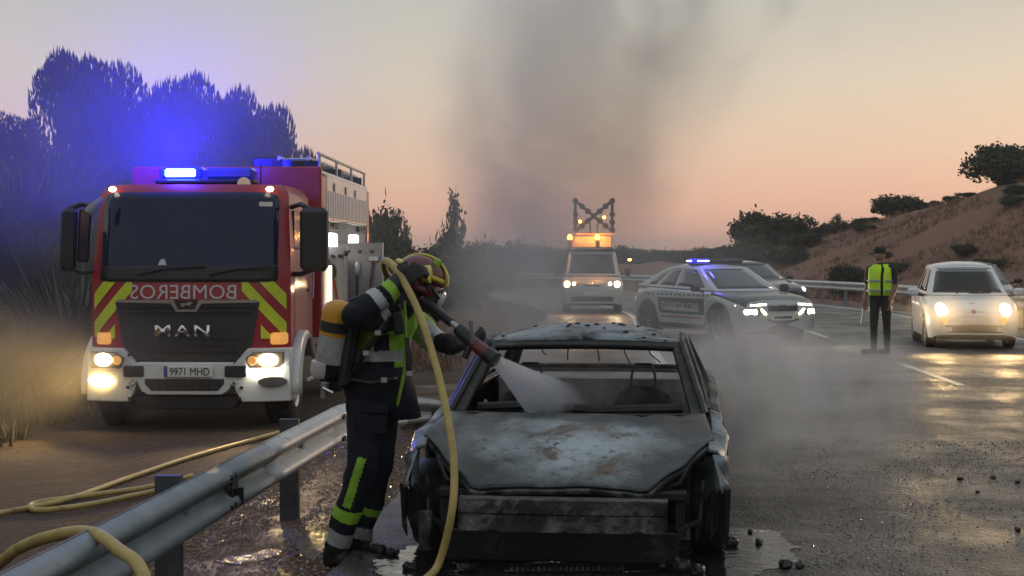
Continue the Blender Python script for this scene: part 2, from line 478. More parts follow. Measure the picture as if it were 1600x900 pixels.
def hood_mat():
    m = bpy.data.materials.new('burnt_bonnet_sheen'); m.use_nodes = True
    n, l = m.node_tree.nodes, m.node_tree.links
    b = n['Principled BSDF']; tc = n.new('ShaderNodeTexCoord')
    def nz(s, det, ro, dist=0., st=(1, 1, 1)):
        mp = n.new('ShaderNodeMapping'); mp.inputs['Scale'].default_value = st; l.new(tc.outputs['Object'], mp.inputs[0])
        k = n.new('ShaderNodeTexNoise'); k.inputs['Scale'].default_value = s; k.inputs['Detail'].default_value = det; k.inputs['Roughness'].default_value = ro; k.inputs['Distortion'].default_value = dist
        l.new(mp.outputs[0], k.inputs['Vector']); return k.outputs['Fac']
    def rng(s, a, c):
        k = n.new('ShaderNodeMapRange'); k.interpolation_type = 'SMOOTHSTEP'; k.inputs[1].default_value = a; k.inputs[2].default_value = c; l.new(s, k.inputs[0]); return k.outputs[0]
    def mth(op, a, c):
        k = n.new('ShaderNodeMath'); k.operation = op
        for i, q in enumerate((a, c)):
            if isinstance(q, (int, float)): k.inputs[i].default_value = q
            else: l.new(q, k.inputs[i])
        return k.outputs[0]
    def mix(f, a, c):
        k = n.new('ShaderNodeMix'); k.data_type = 'RGBA'; l.new(f, k.inputs[0])
        for i, q in ((6, a), (7, c)):
            if isinstance(q, tuple): k.inputs[i].default_value = (*q, 1)
            else: l.new(q, k.inputs[i])
        return k.outputs[2]
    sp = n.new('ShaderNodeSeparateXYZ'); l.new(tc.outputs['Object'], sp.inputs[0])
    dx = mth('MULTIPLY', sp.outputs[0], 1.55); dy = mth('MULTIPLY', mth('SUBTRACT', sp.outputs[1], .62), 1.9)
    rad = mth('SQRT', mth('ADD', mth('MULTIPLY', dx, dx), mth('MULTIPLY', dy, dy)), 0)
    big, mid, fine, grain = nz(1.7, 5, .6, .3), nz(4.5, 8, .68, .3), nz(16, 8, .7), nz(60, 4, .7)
    pale = mth('ADD', mth('SUBTRACT', 1.05, rad), mth('MULTIPLY', mth('SUBTRACT', big, .5), 2.4))  # paler middle paints the bonnet's sheen in along with the burnt patches
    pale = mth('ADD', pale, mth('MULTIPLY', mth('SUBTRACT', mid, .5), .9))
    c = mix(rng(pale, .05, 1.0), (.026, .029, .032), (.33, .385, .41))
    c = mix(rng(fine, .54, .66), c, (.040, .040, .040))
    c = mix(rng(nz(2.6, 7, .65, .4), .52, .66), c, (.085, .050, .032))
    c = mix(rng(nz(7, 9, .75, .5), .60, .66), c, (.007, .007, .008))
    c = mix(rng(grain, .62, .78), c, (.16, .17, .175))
    l.new(c, b.inputs['Base Color'])
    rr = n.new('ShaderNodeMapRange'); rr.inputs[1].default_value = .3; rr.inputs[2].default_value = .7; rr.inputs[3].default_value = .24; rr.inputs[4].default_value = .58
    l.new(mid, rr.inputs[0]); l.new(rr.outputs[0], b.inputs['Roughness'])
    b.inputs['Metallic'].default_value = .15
    bp = n.new('ShaderNodeBump'); bp.inputs['Distance'].default_value = .004
    l.new(fine, bp.inputs['Height']); l.new(bp.outputs[0], b.inputs['Normal'])
    return m
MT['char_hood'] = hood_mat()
MT['char_sheen'] = char_mat('scorched_sky_sheen', .3, .55, .2, 2.2, (.12, .145, .165))  # lighter grey imitates sky reflection on the scorched wings and roof

def spot(name, parent, loc, aim, power, color, size=60, blend=.6, radius=.05):
    d = bpy.data.lights.new(name, 'SPOT'); d.energy = power; d.color = color; d.spot_size = R(size); d.spot_blend = blend; d.shadow_soft_size = radius
    o = bpy.data.objects.new(name, d); col.objects.link(o); o.parent = parent; o.location = loc
    o.rotation_euler = Vector(aim).to_track_quat('-Z', 'Y').to_euler()
    return o
def point(name, parent, loc, power, color, radius=.06):
    d = bpy.data.lights.new(name, 'POINT'); d.energy = power; d.color = color; d.shadow_soft_size = radius
    o = bpy.data.objects.new(name, d); col.objects.link(o); o.parent = parent; o.location = loc
    return o

# ------------------------------------------------------------------ road line, terrain
A0 = math.atan(.055)
DX0, DY0 = 5.66, 19.3
YC = 40.0
PC = Vector((DX0 + .055 * (YC - DY0), YC))
RAD = 60.0
CC = PC + Vector((-math.cos(A0), math.sin(A0))) * RAD
def path(t, o):
    """t metres past the start of the bend (negative: before it), o metres to the right of the lane line."""
    dirv = Vector((math.sin(A0), math.cos(A0))); nrm = Vector((math.cos(A0), -math.sin(A0)))
    if t <= 0: p = PC + dirv * t + nrm * o; return p.x, p.y
    a = t / RAD - A0
    return CC.x + (RAD + o) * math.cos(a), CC.y + (RAD + o) * math.sin(a)
def inv(x, y):
    dirv = Vector((math.sin(A0), math.cos(A0))); nrm = Vector((math.cos(A0), -math.sin(A0)))
    q = Vector((x, y)) - PC
    t = q.dot(dirv)
    if t <= 0: return t, q.dot(nrm)
    d = Vector((x, y)) - CC
    return (math.atan2(d.y, d.x) + A0) * RAD, d.length - RAD
def ss(a, b, x):
    t = min(1, max(0, (x - a) / (b - a))); return t * t * (3 - 2 * t)
def ground_z(x, y):
    t, o = inv(x, y)
    nz = noise.noise(Vector((x * .35, y * .35, 0))) * .5 + noise.noise(Vector((x * 1.1, y * 1.1, 3))) * .2
    z = -.03
    if o < -5.7:
        z = -.03 - .19 * ss(-5.7, -6.9, o) - .07 * ss(-7, -10, o) + nz * .06 * ss(-6.8, -8.5, o)
        lift = ss(-11.0, -19.0, o) * 3.4 + ss(-18, -40, o) * 1.6
        lift *= 1 - .9 * ss(-10, 18, t) * ss(60, 10, -o)
        z += lift + nz * .5 * ss(-11, -14, o)
    elif o > 5.2:
        A = 5.7 - 4.6 * ss(18, 45, t) + 1.2 * ss(10, -20, t)
        z = -.03 + A * ss(6.5, 23, o) + 3.0 * ss(22, 60, o) * ss(36, 0, t) + nz * .6 * ss(6.5, 9, o) * 1.0
    return z
# ------------------------------------------------------------------ the ground sheet
def soil_mat(name, a, b, c, scale, rough=.9, bump=.02, spec=.3, rlow=None, ripple=False):
    m = bpy.data.materials.new(name); m.use_nodes = True
    n, l = m.node_tree.nodes, m.node_tree.links
    p = n['Principled BSDF']; tc = n.new('ShaderNodeTexCoord')
    def nz(s, det, ro):
        k = n.new('ShaderNodeTexNoise'); k.inputs['Scale'].default_value = s; k.inputs['Detail'].default_value = det; k.inputs['Roughness'].default_value = ro
        l.new(tc.outputs['Object'], k.inputs['Vector']); return k.outputs['Fac']
    def mix(f, lo, hi, x, y):
        r = n.new('ShaderNodeMapRange'); r.inputs[1].default_value = lo; r.inputs[2].default_value = hi; l.new(f, r.inputs[0])
        k = n.new('ShaderNodeMix'); k.data_type = 'RGBA'; l.new(r.outputs[0], k.inputs[0])
        for i, q in ((6, x), (7, y)):
            if isinstance(q, tuple): k.inputs[i].default_value = (*q, 1)
            else: l.new(q, k.inputs[i])
        return k.outputs[2]
    f1, f2, f3 = nz(scale, 8, .65), nz(scale * 7, 8, .7), nz(scale * 60, 4, .7)
    c_ = mix(f1, .4, .6, a, b)
    c_ = mix(f2, .5, .72, c_, c)
    c_ = mix(f3, .35, .75, mix(f3, 0, 1, c_, tuple(k * .8 for k in a)), c_)
    l.new(c_, p.inputs['Base Color'])
    p.inputs['Roughness'].default_value = rough
    p.inputs['Specular IOR Level'].default_value = spec
    if rlow is not None:
        r = n.new('ShaderNodeMapRange'); r.inputs[1].default_value = .4; r.inputs[2].default_value = .62; r.inputs[3].default_value = rlow; r.inputs[4].default_value = rough
        l.new(f1, r.inputs[0]); l.new(r.outputs[0], p.inputs['Roughness'])
    bp = n.new('ShaderNodeBump'); bp.inputs['Distance'].default_value = bump
    ad = n.new('ShaderNodeMath'); ad.operation = 'ADD'; l.new(f2, ad.inputs[0]); l.new(f3, ad.inputs[1])
    l.new(ad.outputs[0], bp.inputs['Height']); l.new(bp.outputs[0], p.inputs['Normal'])
    if ripple:
        wv = n.new('ShaderNodeTexWave'); wv.inputs['Scale'].default_value = 2.6; wv.inputs['Distortion'].default_value = 11; wv.inputs['Detail'].default_value = 3; wv.inputs['Detail Scale'].default_value = 1.2
        mp = n.new('ShaderNodeMapping'); mp.inputs['Rotation'].default_value = (0, 0, .9); l.new(tc.outputs['Object'], mp.inputs[0]); l.new(mp.outputs[0], wv.inputs['Vector'])
        b2 = n.new('ShaderNodeBump'); b2.inputs['Distance'].default_value = .018; l.new(wv.outputs['Fac'], b2.inputs['Height']); l.new(bp.outputs[0], b2.inputs['Normal']); l.new(b2.outputs[0], p.inputs['Normal'])
    return m
soil_sand = soil_mat('sandy_verge', (.115, .080, .056), (.080, .054, .038), (.145, .105, .075), .5, .9, .06, ripple=True)
soil_wet = soil_mat('wet_gravel_soil', (.085, .046, .026), (.12, .066, .037), (.040, .024, .015), 1.6, .85, .03, .35, .42)
soil_slope = soil_mat('weedy_bank', (.075, .066, .042), (.100, .082, .055), (.06, .052, .034), .6, .95, .05)
soil_red = soil_mat('reddish_hillside', (.29, .150, .105), (.20, .13, .09), (.26, .16, .115), .30, .95, .08)

def spaced(lo, hi, segs):
    out = [lo]
    for end, st in segs:
        while out[-1] + st < end: out.append(out[-1] + st)
        out.append(end)
    return out
def ring(end, start, first, grow=1.25):
    out, s, x = [], first, start
    while x + s < end: x += s; out.append(x); s *= grow
    out.append(end); return out
xs = [-v for v in ring(1400, 60, 3)][::-1] + spaced(-60, 60, [(-14, 1.2), (16, .3), (60, .9)]) + ring(1400, 60, 3)
ys = [-v for v in ring(300, 6, 3)][::-1] + spaced(-6, 150, [(26, .3), (60, .7), (150, 1.5)]) + ring(1600, 150, 4)
gv = [(x, y, ground_z(x, y)) for y in ys for x in xs]
nx_ = len(xs)
gf, gm = [], []
for j in range(len(ys) - 1):
    for i in range(nx_ - 1):
        gf.append((j * nx_ + i, j * nx_ + i + 1, (j + 1) * nx_ + i + 1, (j + 1) * nx_ + i))
        x, y = (xs[i] + xs[i + 1]) / 2, (ys[j] + ys[j + 1]) / 2
        t, o = inv(x, y)
        wob = noise.noise(Vector((x * .5, y * .5, 9))) * 1.2
        if o > 5.2 + wob * .2: gm.append(3)
        elif o > -7.1 + wob * .15 and y < 22: gm.append(1)
        elif o > -11.2 + wob or (t > -14 and o > -14 + wob): gm.append(0)
        else: gm.append(2)
gme = bpy.data.meshes.new('ground')
gme.from_pydata(gv, [], gf)
for m_ in (soil_sand, soil_wet, soil_slope, soil_red): gme.materials.append(m_)
gme.polygons.foreach_set('material_index', gm)
gme.polygons.foreach_set('use_smooth', [True] * len(gf))
tag(link_mesh('ground', gme), 'sandy verges and reddish scrubby slopes either side of the road', kind='structure')

# ------------------------------------------------------------------ the road
def asphalt():
    m = bpy.data.materials.new('wet_asphalt'); m.use_nodes = True
    n, l = m.node_tree.nodes, m.node_tree.links
    p = n['Principled BSDF']; tc = n.new('ShaderNodeTexCoord')
    def nz(s, det, ro, vec=None):
        k = n.new('ShaderNodeTexNoise'); k.inputs['Scale'].default_value = s; k.inputs['Detail'].default_value = det; k.inputs['Roughness'].default_value = ro
        l.new(vec or tc.outputs['Object'], k.inputs['Vector']); return k.outputs['Fac']
    def mr(f, a, b, c, d):
        r = n.new('ShaderNodeMapRange'); r.inputs[1].default_value = a; r.inputs[2].default_value = b; r.inputs[3].default_value = c; r.inputs[4].default_value = d
        l.new(f, r.inputs[0]); return r.outputs[0]
    big, mid, grain = nz(.55, 7, .62), nz(3.5, 8, .7), nz(24, 7, .85)
    vor = n.new('ShaderNodeTexVoronoi'); vor.inputs['Scale'].default_value = 48; l.new(tc.outputs['Object'], vor.inputs['Vector'])
    cr = n.new('ShaderNodeValToRGB'); cr.color_ramp.elements[0].color = (.018, .017, .016, 1); cr.color_ramp.elements[1].color = (.215, .190, .162, 1)
    cr.color_ramp.elements[0].position = .42; cr.color_ramp.elements[1].position = .60
    mixf = n.new('ShaderNodeMath'); mixf.operation = 'ADD'
    h = n.new('ShaderNodeMath'); h.operation = 'MULTIPLY'; h.inputs[1].default_value = .38
    l.new(mid, h.inputs[0]); l.new(h.outputs[0], mixf.inputs[0])
    h2 = n.new('ShaderNodeMath'); h2.operation = 'MULTIPLY'; h2.inputs[1].default_value = .62
    l.new(grain, h2.inputs[0]); l.new(h2.outputs[0], mixf.inputs[1])
    l.new(mixf.outputs[0], cr.inputs[0]); l.new(cr.outputs[0], p.inputs['Base Color'])
    mp = n.new('ShaderNodeMapping'); mp.inputs['Scale'].default_value = (1.3, .10, 1); mp.inputs['Rotation'].default_value = (0, 0, .055); l.new(tc.outputs['Object'], mp.inputs[0])
    track = nz(1.0, 5, .6, mp.outputs[0])
    mk2 = n.new('ShaderNodeMix'); mk2.data_type = 'RGBA'; mk2.blend_type = 'MULTIPLY'; l.new(mr(track, .40, .62, .0, .75), mk2.inputs[0]); l.new(cr.outputs[0], mk2.inputs[6]); mk2.inputs[7].default_value = (.42, .40, .38, 1)
    l.new(mk2.outputs[2], p.inputs['Base Color'])
    ra = n.new('ShaderNodeMath'); ra.operation = 'MULTIPLY'; l.new(mr(big, .38, .62, .42, .70), ra.inputs[0]); l.new(mr(track, .35, .62, 1.1, .72), ra.inputs[1])
    l.new(ra.outputs[0], p.inputs['Roughness'])
    p.inputs['Specular IOR Level'].default_value = .30
    bp = n.new('ShaderNodeBump'); bp.inputs['Strength'].default_value = 1.0
    l.new(mr(big, .36, .58, .008, .016), bp.inputs['Distance'])
    l.new(vor.outputs['Distance'], bp.inputs['Height'])
    b2 = n.new('ShaderNodeBump'); b2.inputs['Distance'].default_value = .012
    l.new(mid, b2.inputs['Height']); l.new(bp.outputs[0], b2.inputs['Normal']); l.new(b2.outputs[0], p.inputs['Normal'])
    return m
MT['asphalt'] = asphalt()
def ribbon(name, t0, t1, cols, z, mat_, step=1.0, label=None, wob=0.0):
    mb = MB(); secs = []
    nst = max(1, int(math.ceil((t1 - t0) / step)))
    for i in range(nst + 1):
        t = t0 + (t1 - t0) * i / nst
        sec = []
        for k, o in enumerate(cols):
            oo = o + (noise.noise(Vector((t * .9, o, 5))) * wob if k == 0 else 0)
            x, y = path(t, oo); sec.append((x, y, z))
        secs.append(sec)
    mb.loft(secs)
    return tag(mb.build(name, mat_), label, kind='structure')
ribbon('road', -46, 80, [-5.95, -5, -3.6, -1.8, 0, 1.8, 3.6, 4.75], 0, MT['asphalt'], 1.0, 'dark wet asphalt carriageway bending left in the distance', .12)
paint = M('road_paint', (.58, .57, .53), .5, 0, .12, 9, dirt=(.10, .095, .09), dirt_amt=.35, bump=.002, bscale=70)
tag(ribbon('road_marking', -25.5, 78, [-3.68, -3.53], .004, paint, 1.0), 'solid white line on the left edge of the carriageway')
tag(ribbon('road_marking', -22, 78, [3.63, 3.80], .004, paint, 1.0), 'solid white line along the foot of the right guardrail')
tA = DY0 - YC
for k in range(5):
    ts = tA + k * 11.2
    words_ = ['nearest', 'second', 'third', 'fourth', 'fifth'][k]
    tag(ribbon('road_marking', ts, ts + 3.8, [-.055, .055], .004, paint, .5), '%s dash of the broken white lane line from the camera' % words_)

# water lying round the wreck
water = bpy.data.materials.new('standing_water'); water.use_nodes = True
wb = water.node_tree.nodes['Principled BSDF']
wb.inputs['Base Color'].default_value = (.018, .016, .015, 1); wb.inputs['Roughness'].default_value = .045; wb.inputs['Specular IOR Level'].default_value = .9
wnz = water.node_tree.nodes.new('ShaderNodeTexNoise'); wnz.inputs['Scale'].default_value = 7; wnz.inputs['Detail'].default_value = 4
wtc = water.node_tree.nodes.new('ShaderNodeTexCoord'); water.node_tree.links.new(wtc.outputs['Object'], wnz.inputs['Vector'])
wbp = water.node_tree.nodes.new('ShaderNodeBump'); wbp.inputs['Distance'].default_value = .012
water.node_tree.links.new(wnz.outputs['Fac'], wbp.inputs['Height']); water.node_tree.links.new(wbp.outputs[0], wb.inputs['Normal'])
def puddle(pts, label, amp=.05, seed=0):
    ring_ = []
    n = len(pts)
    for i in range(n):
        a, b = Vector(pts[i]), Vector(pts[(i + 1) % n])
        k = max(2, int((b - a).length / .02))
        for j in range(k):
            p = a.lerp(b, j / k)
            q = noise.noise_vector(p * 4 + Vector((seed, 0, 0))) * amp * 1.5 + noise.noise_vector(p * 13) * amp * 1.1 + noise.noise_vector(p * 34) * amp * .5
            ring_.append((p.x + q.x, p.y + q.y, .004))
    mb = MB(); mb.add(ring_, [tuple(range(len(ring_)))])
    o = mb.build('puddle', water, smooth=0)
    bm = bmesh.new(); bm.from_mesh(o.data); bmesh.ops.triangulate(bm, faces=bm.faces); bm.to_mesh(o.data); bm.free()
    return tag(o, label, kind='structure')
gp = lambda *L: [G(a, b, .004) for a, b in L]
puddle(gp((585, 905), (590, 872), (640, 852), (700, 848), (760, 850), (900, 842), (1040, 842), (1120, 838), (1150, 822), (1195, 826), (1235, 845), (1255, 858), (1232, 880), (1170, 900), (1190, 960), (560, 960)), 'shallow water pooled on the asphalt under the burnt car', .05)
puddle(gp((1090, 935), (1200, 905), (1310, 930), (1280, 980), (1100, 980)), 'small puddle in front of the burnt car on its right', .06, 4)

rip = water.copy(); rip.name = 'rippled_water'
for nd_ in rip.node_tree.nodes:
    if nd_.type == 'TEX_NOISE': nd_.inputs['Scale'].default_value = 38
    if nd_.type == 'BUMP': nd_.inputs['Distance'].default_value = .022
    if nd_.type == 'BSDF_PRINCIPLED': nd_.inputs['Roughness'].default_value = .10; nd_.inputs['Base Color'].default_value = (.05, .03, .018, 1)
for pts_, lb_, sd_ in (([(330, 854), (372, 846), (420, 844), (444, 852), (424, 862), (372, 864)], 'glittering wet patch on the gravel beside the dark guardrail post', 2), ([(462, 842), (492, 826), (520, 838), (516, 872), (478, 884)], 'glittering wet patch on the gravel at the firefighter heel', 6)):
    ptsw = [G(a, b, -.13) for a, b in pts_]
    o = puddle([(p.x, p.y, 0) for p in ptsw], lb_, .05, sd_)
    o.data.materials.clear(); o.data.materials.append(rip)
    bm = bmesh.new(); bm.from_mesh(o.data); bmesh.ops.subdivide_edges(bm, edges=bm.edges, cuts=1)
    for v in bm.verts: v.co.z = ground_z(v.co.x, v.co.y) + .008
    bm.to_mesh(o.data); bm.free()

# loose wet stones
def bits(name, pts, smin, smax, mat_, label, seed):
    rng = np.random.default_rng(seed)
    base = np.array([(1, 0, 0), (-1, 0, 0), (0, 1, 0), (0, -1, 0), (0, 0, 1), (0, 0, -1)], float)
    fc = np.array([(0, 2, 4), (2, 1, 4), (1, 3, 4), (3, 0, 4), (2, 0, 5), (1, 2, 5), (3, 1, 5), (0, 3, 5)])
    n = len(pts)
    sz = smin + (smax - smin) * rng.random(n) ** 2.2
    V = base[None] * (sz[:, None, None] * rng.uniform(.55, 1.3, (n, 6, 1)))
    V[:, :, 2] *= .65
    a = rng.random(n) * 6.28
    c, s_ = np.cos(a)[:, None], np.sin(a)[:, None]
    X = V[:, :, 0] * c - V[:, :, 1] * s_; Y = V[:, :, 0] * s_ + V[:, :, 1] * c
    V = np.stack([X, Y, V[:, :, 2]], 2) + np.array(pts)[:, None, :]
    Fc = (fc[None] + (np.arange(n) * 6)[:, None, None]).reshape(-1, 3)
    me = bpy.data.meshes.new(name); me.from_pydata(V.reshape(-1, 3).tolist(), [], Fc.tolist()); me.materials.append(mat_)
    return tag(link_mesh(name, me), label, kind='stuff')
rg = random.Random(3)
pts = []
while len(pts) < 20000:
    y = 6.0 + 9.5 * rg.random() ** 1.3; o = -7.3 + 1.75 * rg.random()
    x, yy = path(y - YC, o)
    if o > -5.8: continue
    pts.append((x, yy, ground_z(x, yy) + .002))
bits('gravel', pts, .004, .019, MT['pebble'], 'wet brown gravel between the guardrail and the burnt car', 1)
pts = []
while len(pts) < 15000:
    x, y = rg.uniform(-.4, 6.5), rg.uniform(6.0, 13.5)
    if x < 1.9 and noise.noise(Vector((x * 2, y * 2, 0))) < .0: continue
    if noise.noise(Vector((x * .9, y * .9, 7))) + rg.random() * .6 < .1: continue
    pts.append((x, y, .003))
bits('grit', pts, .003, .009, MT['grit'], 'wet grit and ash crumbs scattered over the asphalt', 2)

# ------------------------------------------------------------------ guardrails
WPROF = [(-.155, .004), (-.15, .0), (-.135, .03), (-.115, .068), (-.085, .083), (-.055, .068), (-.025, .02), (0, .0), (.025, .02), (.055, .068), (.085, .083), (.115, .068), (.135, .03), (.15, .0), (.155, .004)]
def beam(pts, facing, name, mat_, parent, lap=0.0, thick=.004):
    """W-profile along pts (x, y, z of the beam's mid height); facing +1 when the crests look to the right of the run."""
    secs = []
    pts = [Vector(p) for p in pts]
    for i, p in enumerate(pts):
        t = (pts[min(i + 1, len(pts) - 1)] - pts[max(0, i - 1)]); t.z = 0; t.normalize()
        nrm = Vector((t.y, -t.x, 0)) * facing
        secs.append([p + nrm * (b + lap) + Vector((0, 0, a)) for a, b in WPROF])
    o = MB().loft(secs).build(name, mat_, parent, 60)
    return solid(o, thick, 0)
def rx(d): return -1.84 + .083 * (d - 6.3)
def rtop(d): return .46 if d < 12 else .46 - .05 * (d - 12) - .006 * (d - 12) ** 2
gr = thing('guardrail', 'galvanised crash barrier in the left foreground between firefighter and sand verge', 'guardrail', (0, 0, 0))
def rail_pts(a, b): return [(rx(d), d, rtop(d) - .155) for d in np.linspace(a, b, max(2, int((b - a) / .3)))]
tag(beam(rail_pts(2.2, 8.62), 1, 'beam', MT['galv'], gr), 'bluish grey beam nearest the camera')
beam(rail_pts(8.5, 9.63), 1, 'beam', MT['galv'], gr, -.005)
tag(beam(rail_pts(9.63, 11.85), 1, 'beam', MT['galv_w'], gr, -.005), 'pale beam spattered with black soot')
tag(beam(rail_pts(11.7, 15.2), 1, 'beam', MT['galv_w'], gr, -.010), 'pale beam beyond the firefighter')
beam(rail_pts(15.1, 18.5), 1, 'beam', MT['galv'], gr, -.014)
for d in (5.3, 7.94, 10.69, 13.4, 16.1):
    mb = MB()
    x = rx(d) - .075
    zt = rtop(d) + .035
    for a, b, c_ in ((-.06, 0, .12), ):
        mb.box((x, d - .04, (zt - .5) / 2), (.13, .006, zt + .5)); mb.box((x - .062, d, (zt - .5) / 2), (.006, .085, zt + .5)); mb.box((x + .062, d, (zt - .5) / 2), (.006, .085, zt + .5))
    mb.box((x, d - .02, zt - .002), (.13, .05, .006))
    p = mb.build('post', MT['post'], gr, 0)
    sp = MB().box((rx(d) - .004, d, rtop(d) - .155), (.012, .12, .20), bev=.004).build('spacer', MT['galv'], gr)
    MB().cyl((rx(d), d, rtop(d) - .155), (rx(d) + .022, d, rtop(d) - .155), .018, n=6).build('bolt', MT['steel'], sp)
for d in (8.55, 11.78):
    for k in (-1, 1):
        for dd in (-.10, .0):
            z = rtop(d) - .155 + k * .085
            MB().cyl((rx(d) + .078, d + dd + .12, z), (rx(d) + .094, d + dd + .12, z), .016, n=10).build('bolt', MT['black'], gr)
# torn bracket hanging in the near joint
mb = MB(); mb.box((rx(8.75) + .05, 8.75, .30), (.012, .13, .17), rot=(.1, 0, -.1)); mb.box((rx(8.75) + .07, 8.80, .25), (.05, .02, .10))
mb.build('joint_bracket', MT['char_black'], gr)

gr2 = thing('guardrail', 'long crash barrier curving along the far right edge of the road', 'guardrail', (0, 0, 0))
post_me = MB().box((0, 0, .30), (.10, .06, .84), bev=.008).mesh('post', MT['galv'])
sp_me = MB().box((0, 0, 0), (.10, .12, .20)).mesh('spacer', MT['galv'])
t = -28.0
while t < 78:
    a, b = t, t + 4.1
    pts = [(*path(u, 5.05), .60) for u in np.linspace(a, b, 5)]
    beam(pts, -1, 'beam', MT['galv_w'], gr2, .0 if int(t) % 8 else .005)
    for u in (t, t + 2):
        x, y = path(u, 5.25)
        p = link_mesh('post', post_me, gr2, (x, y, 0))
        tt = u / RAD if u > 0 else 0
        p.rotation_euler = (0, 0, tt - A0)
        x, y = path(u, 5.12)
        s_ = link_mesh('spacer', sp_me, gr2, (x, y, .60)); s_.rotation_euler = (0, 0, tt - A0)
    t += 4
mk = thing('marker_post', 'thin white delineator post behind the right guardrail left of the officer', 'marker post', (*path(3.5, 5.9), 0))
MB().box((0, 0, .45), (.09, .05, 1.25), bev=.012).build('stake', MT['white'], mk)
MB().box((0, -.029, .93), (.07, .008, .16)).build('reflector', MT['amber_dim'], mk)

# ------------------------------------------------------------------ plants
def quads(name, P, S, mat_, rng, up=0.0, aspect=1.0):
    n = len(P)
    a = rng.normal(size=(n, 3)); a[:, 2] += up; a /= np.linalg.norm(a, axis=1)[:, None]
    b = rng.normal(size=(n, 3)); b -= a * (a * b).sum(1)[:, None]; b /= np.linalg.norm(b, axis=1)[:, None]
    S = np.broadcast_to(S, (n,))[:, None]
    V = np.stack([P - a * S * aspect, P + b * S * .5, P + a * S * aspect, P - b * S * .5], 1).reshape(-1, 3)
    Fq = np.arange(n * 4).reshape(-1, 4)
    me = bpy.data.meshes.new(name); me.from_pydata(V.tolist(), [], Fq.tolist()); me.materials.append(mat_)
    return me
def crown_mesh(name, lobes, n_cl, per, leaf, spread, mat_, seed):
    rng = np.random.default_rng(seed)
    L = np.array(lobes); w = L[:, 3] ** 2; w /= w.sum()
    k = rng.choice(len(L), n_cl, p=w)
    d = rng.normal(size=(n_cl, 3)); d /= np.linalg.norm(d, axis=1)[:, None]
    r = rng.random(n_cl) ** .38
    C = L[k, :3] + d * (r * L[k, 3])[:, None] * np.stack([np.ones(n_cl), np.ones(n_cl), L[k, 4]], 1)
    P = np.repeat(C, per, 0) + rng.normal(size=(n_cl * per, 3)) * spread * np.repeat(rng.uniform(.5, 1.3, n_cl), per)[:, None]
    return quads(name, P, leaf * rng.uniform(.6, 1.3, len(P)), mat_, rng, .2)
def pine_mesh(name, lobes, n_sh, mat_, seed, ln=.050, wd=.012):
    rng = np.random.default_rng(seed)
    L = np.array(lobes); w = L[:, 3] ** 2; w /= w.sum()
    k = rng.choice(len(L), n_sh, p=w)
    d = rng.normal(size=(n_sh, 3)); d[:, 2] += .35; d /= np.linalg.norm(d, axis=1)[:, None]
    r = rng.random(n_sh) ** .28
    C = L[k, :3] + d * (r * L[k, 3])[:, None] * np.stack([np.ones(n_sh), np.ones(n_sh), L[k, 4]], 1)
    ax = d * np.array([.45, .45, .3]) + np.array([0, 0, 1.0]) + rng.normal(size=(n_sh, 3)) * .16
    ax /= np.linalg.norm(ax, axis=1)[:, None]
    u = np.cross(ax, np.array([1.0, .3, 0])); u /= np.linalg.norm(u, axis=1)[:, None]
    v = np.cross(ax, u)
    ll = (ln * rng.uniform(.6, 1.35, n_sh))[:, None]; ww = (wd * rng.uniform(.7, 1.3, n_sh))[:, None]
    m1 = C + ax * ll * .35
    V = np.stack([C, m1 + u * ww, m1 - u * ww * .5 + v * ww * .87, m1 - u * ww * .5 - v * ww * .87, C + ax * ll], 1).reshape(-1, 3)
    f = np.array([(0, 2, 1), (0, 3, 2), (0, 1, 3), (4, 1, 2), (4, 2, 3), (4, 3, 1)])
    Fq = (f[None] + (np.arange(n_sh) * 5)[:, None, None]).reshape(-1, 3)
    me = bpy.data.meshes.new(name); me.from_pydata(V.tolist(), [], Fq.tolist()); me.materials.append(mat_)
    return me
def lobe_set(n, seed, rr=(.28, .5), zs=(.25, .75), flat=.8, sp=.62):
    q = random.Random(seed); out = [(0, 0, .45, .55, flat)]
    for i in range(n):
        a = q.random() * 6.28; r = sp * math.sqrt(q.random())
        out.append((r * math.cos(a), r * math.sin(a), q.uniform(*zs), q.uniform(*rr), flat))
    return out
PINE = [pine_mesh('crown', lobe_set(9, s, (.26, .42), (.25, .70), .75, .66), 9500, MT['pine'], s) for s in (1, 2)]
OAK = [crown_mesh('crown', lobe_set(9, s, (.24, .42), (.28, .68), .7), 620, 14, .048, .055, MT['leaf'], s) for s in (3, 4, 5)]
POP = [crown_mesh('crown', [(0, 0, .22, .42, .6), (.1, 0, .45, .30, .8), (-.35, .1, .30, .30, .7), (.42, -.1, .34, .28, .8), (-.05, .1, .68, .20, 1.2), (0, 0, .86, .10, 1.3), (-.2, 0, .5, .18, 1.1), (.25, .1, .58, .15, 1.2)], 300, 15, .036, .05, MT['poplar'], 6)]
def trunk_mesh(seed, limbs=6):
    q = random.Random(seed); mb = MB()
    mb.tube([(0, 0, -.06), (.01, 0, .15), (-.01, .01, .35), (.015, 0, .6)], [.05, .038, .03, .018], 8)
    for i in range(limbs):
        a = i * 2.4 + q.random(); z = q.uniform(.22, .5)
        mb.tube([(0, 0, z), (.16 * math.cos(a), .16 * math.sin(a), z + .12), (.38 * math.cos(a), .38 * math.sin(a), z + q.uniform(.18, .32))], [.02, .013, .005], 6)
    return mb.mesh('trunk', MT['bark'])
TR = [trunk_mesh(s) for s in (1, 2)]
qq = random.Random(11)
kq0 = random.Random(31)
def ridge_d(px):
    best, bd = -9, 60
    for k in range(45, 150):
        p = W(px, 400, k); e_ = (ground_z(p.x, p.y) - HC) / k
        if e_ > best: best, bd = e_, k
    return bd + 1.5
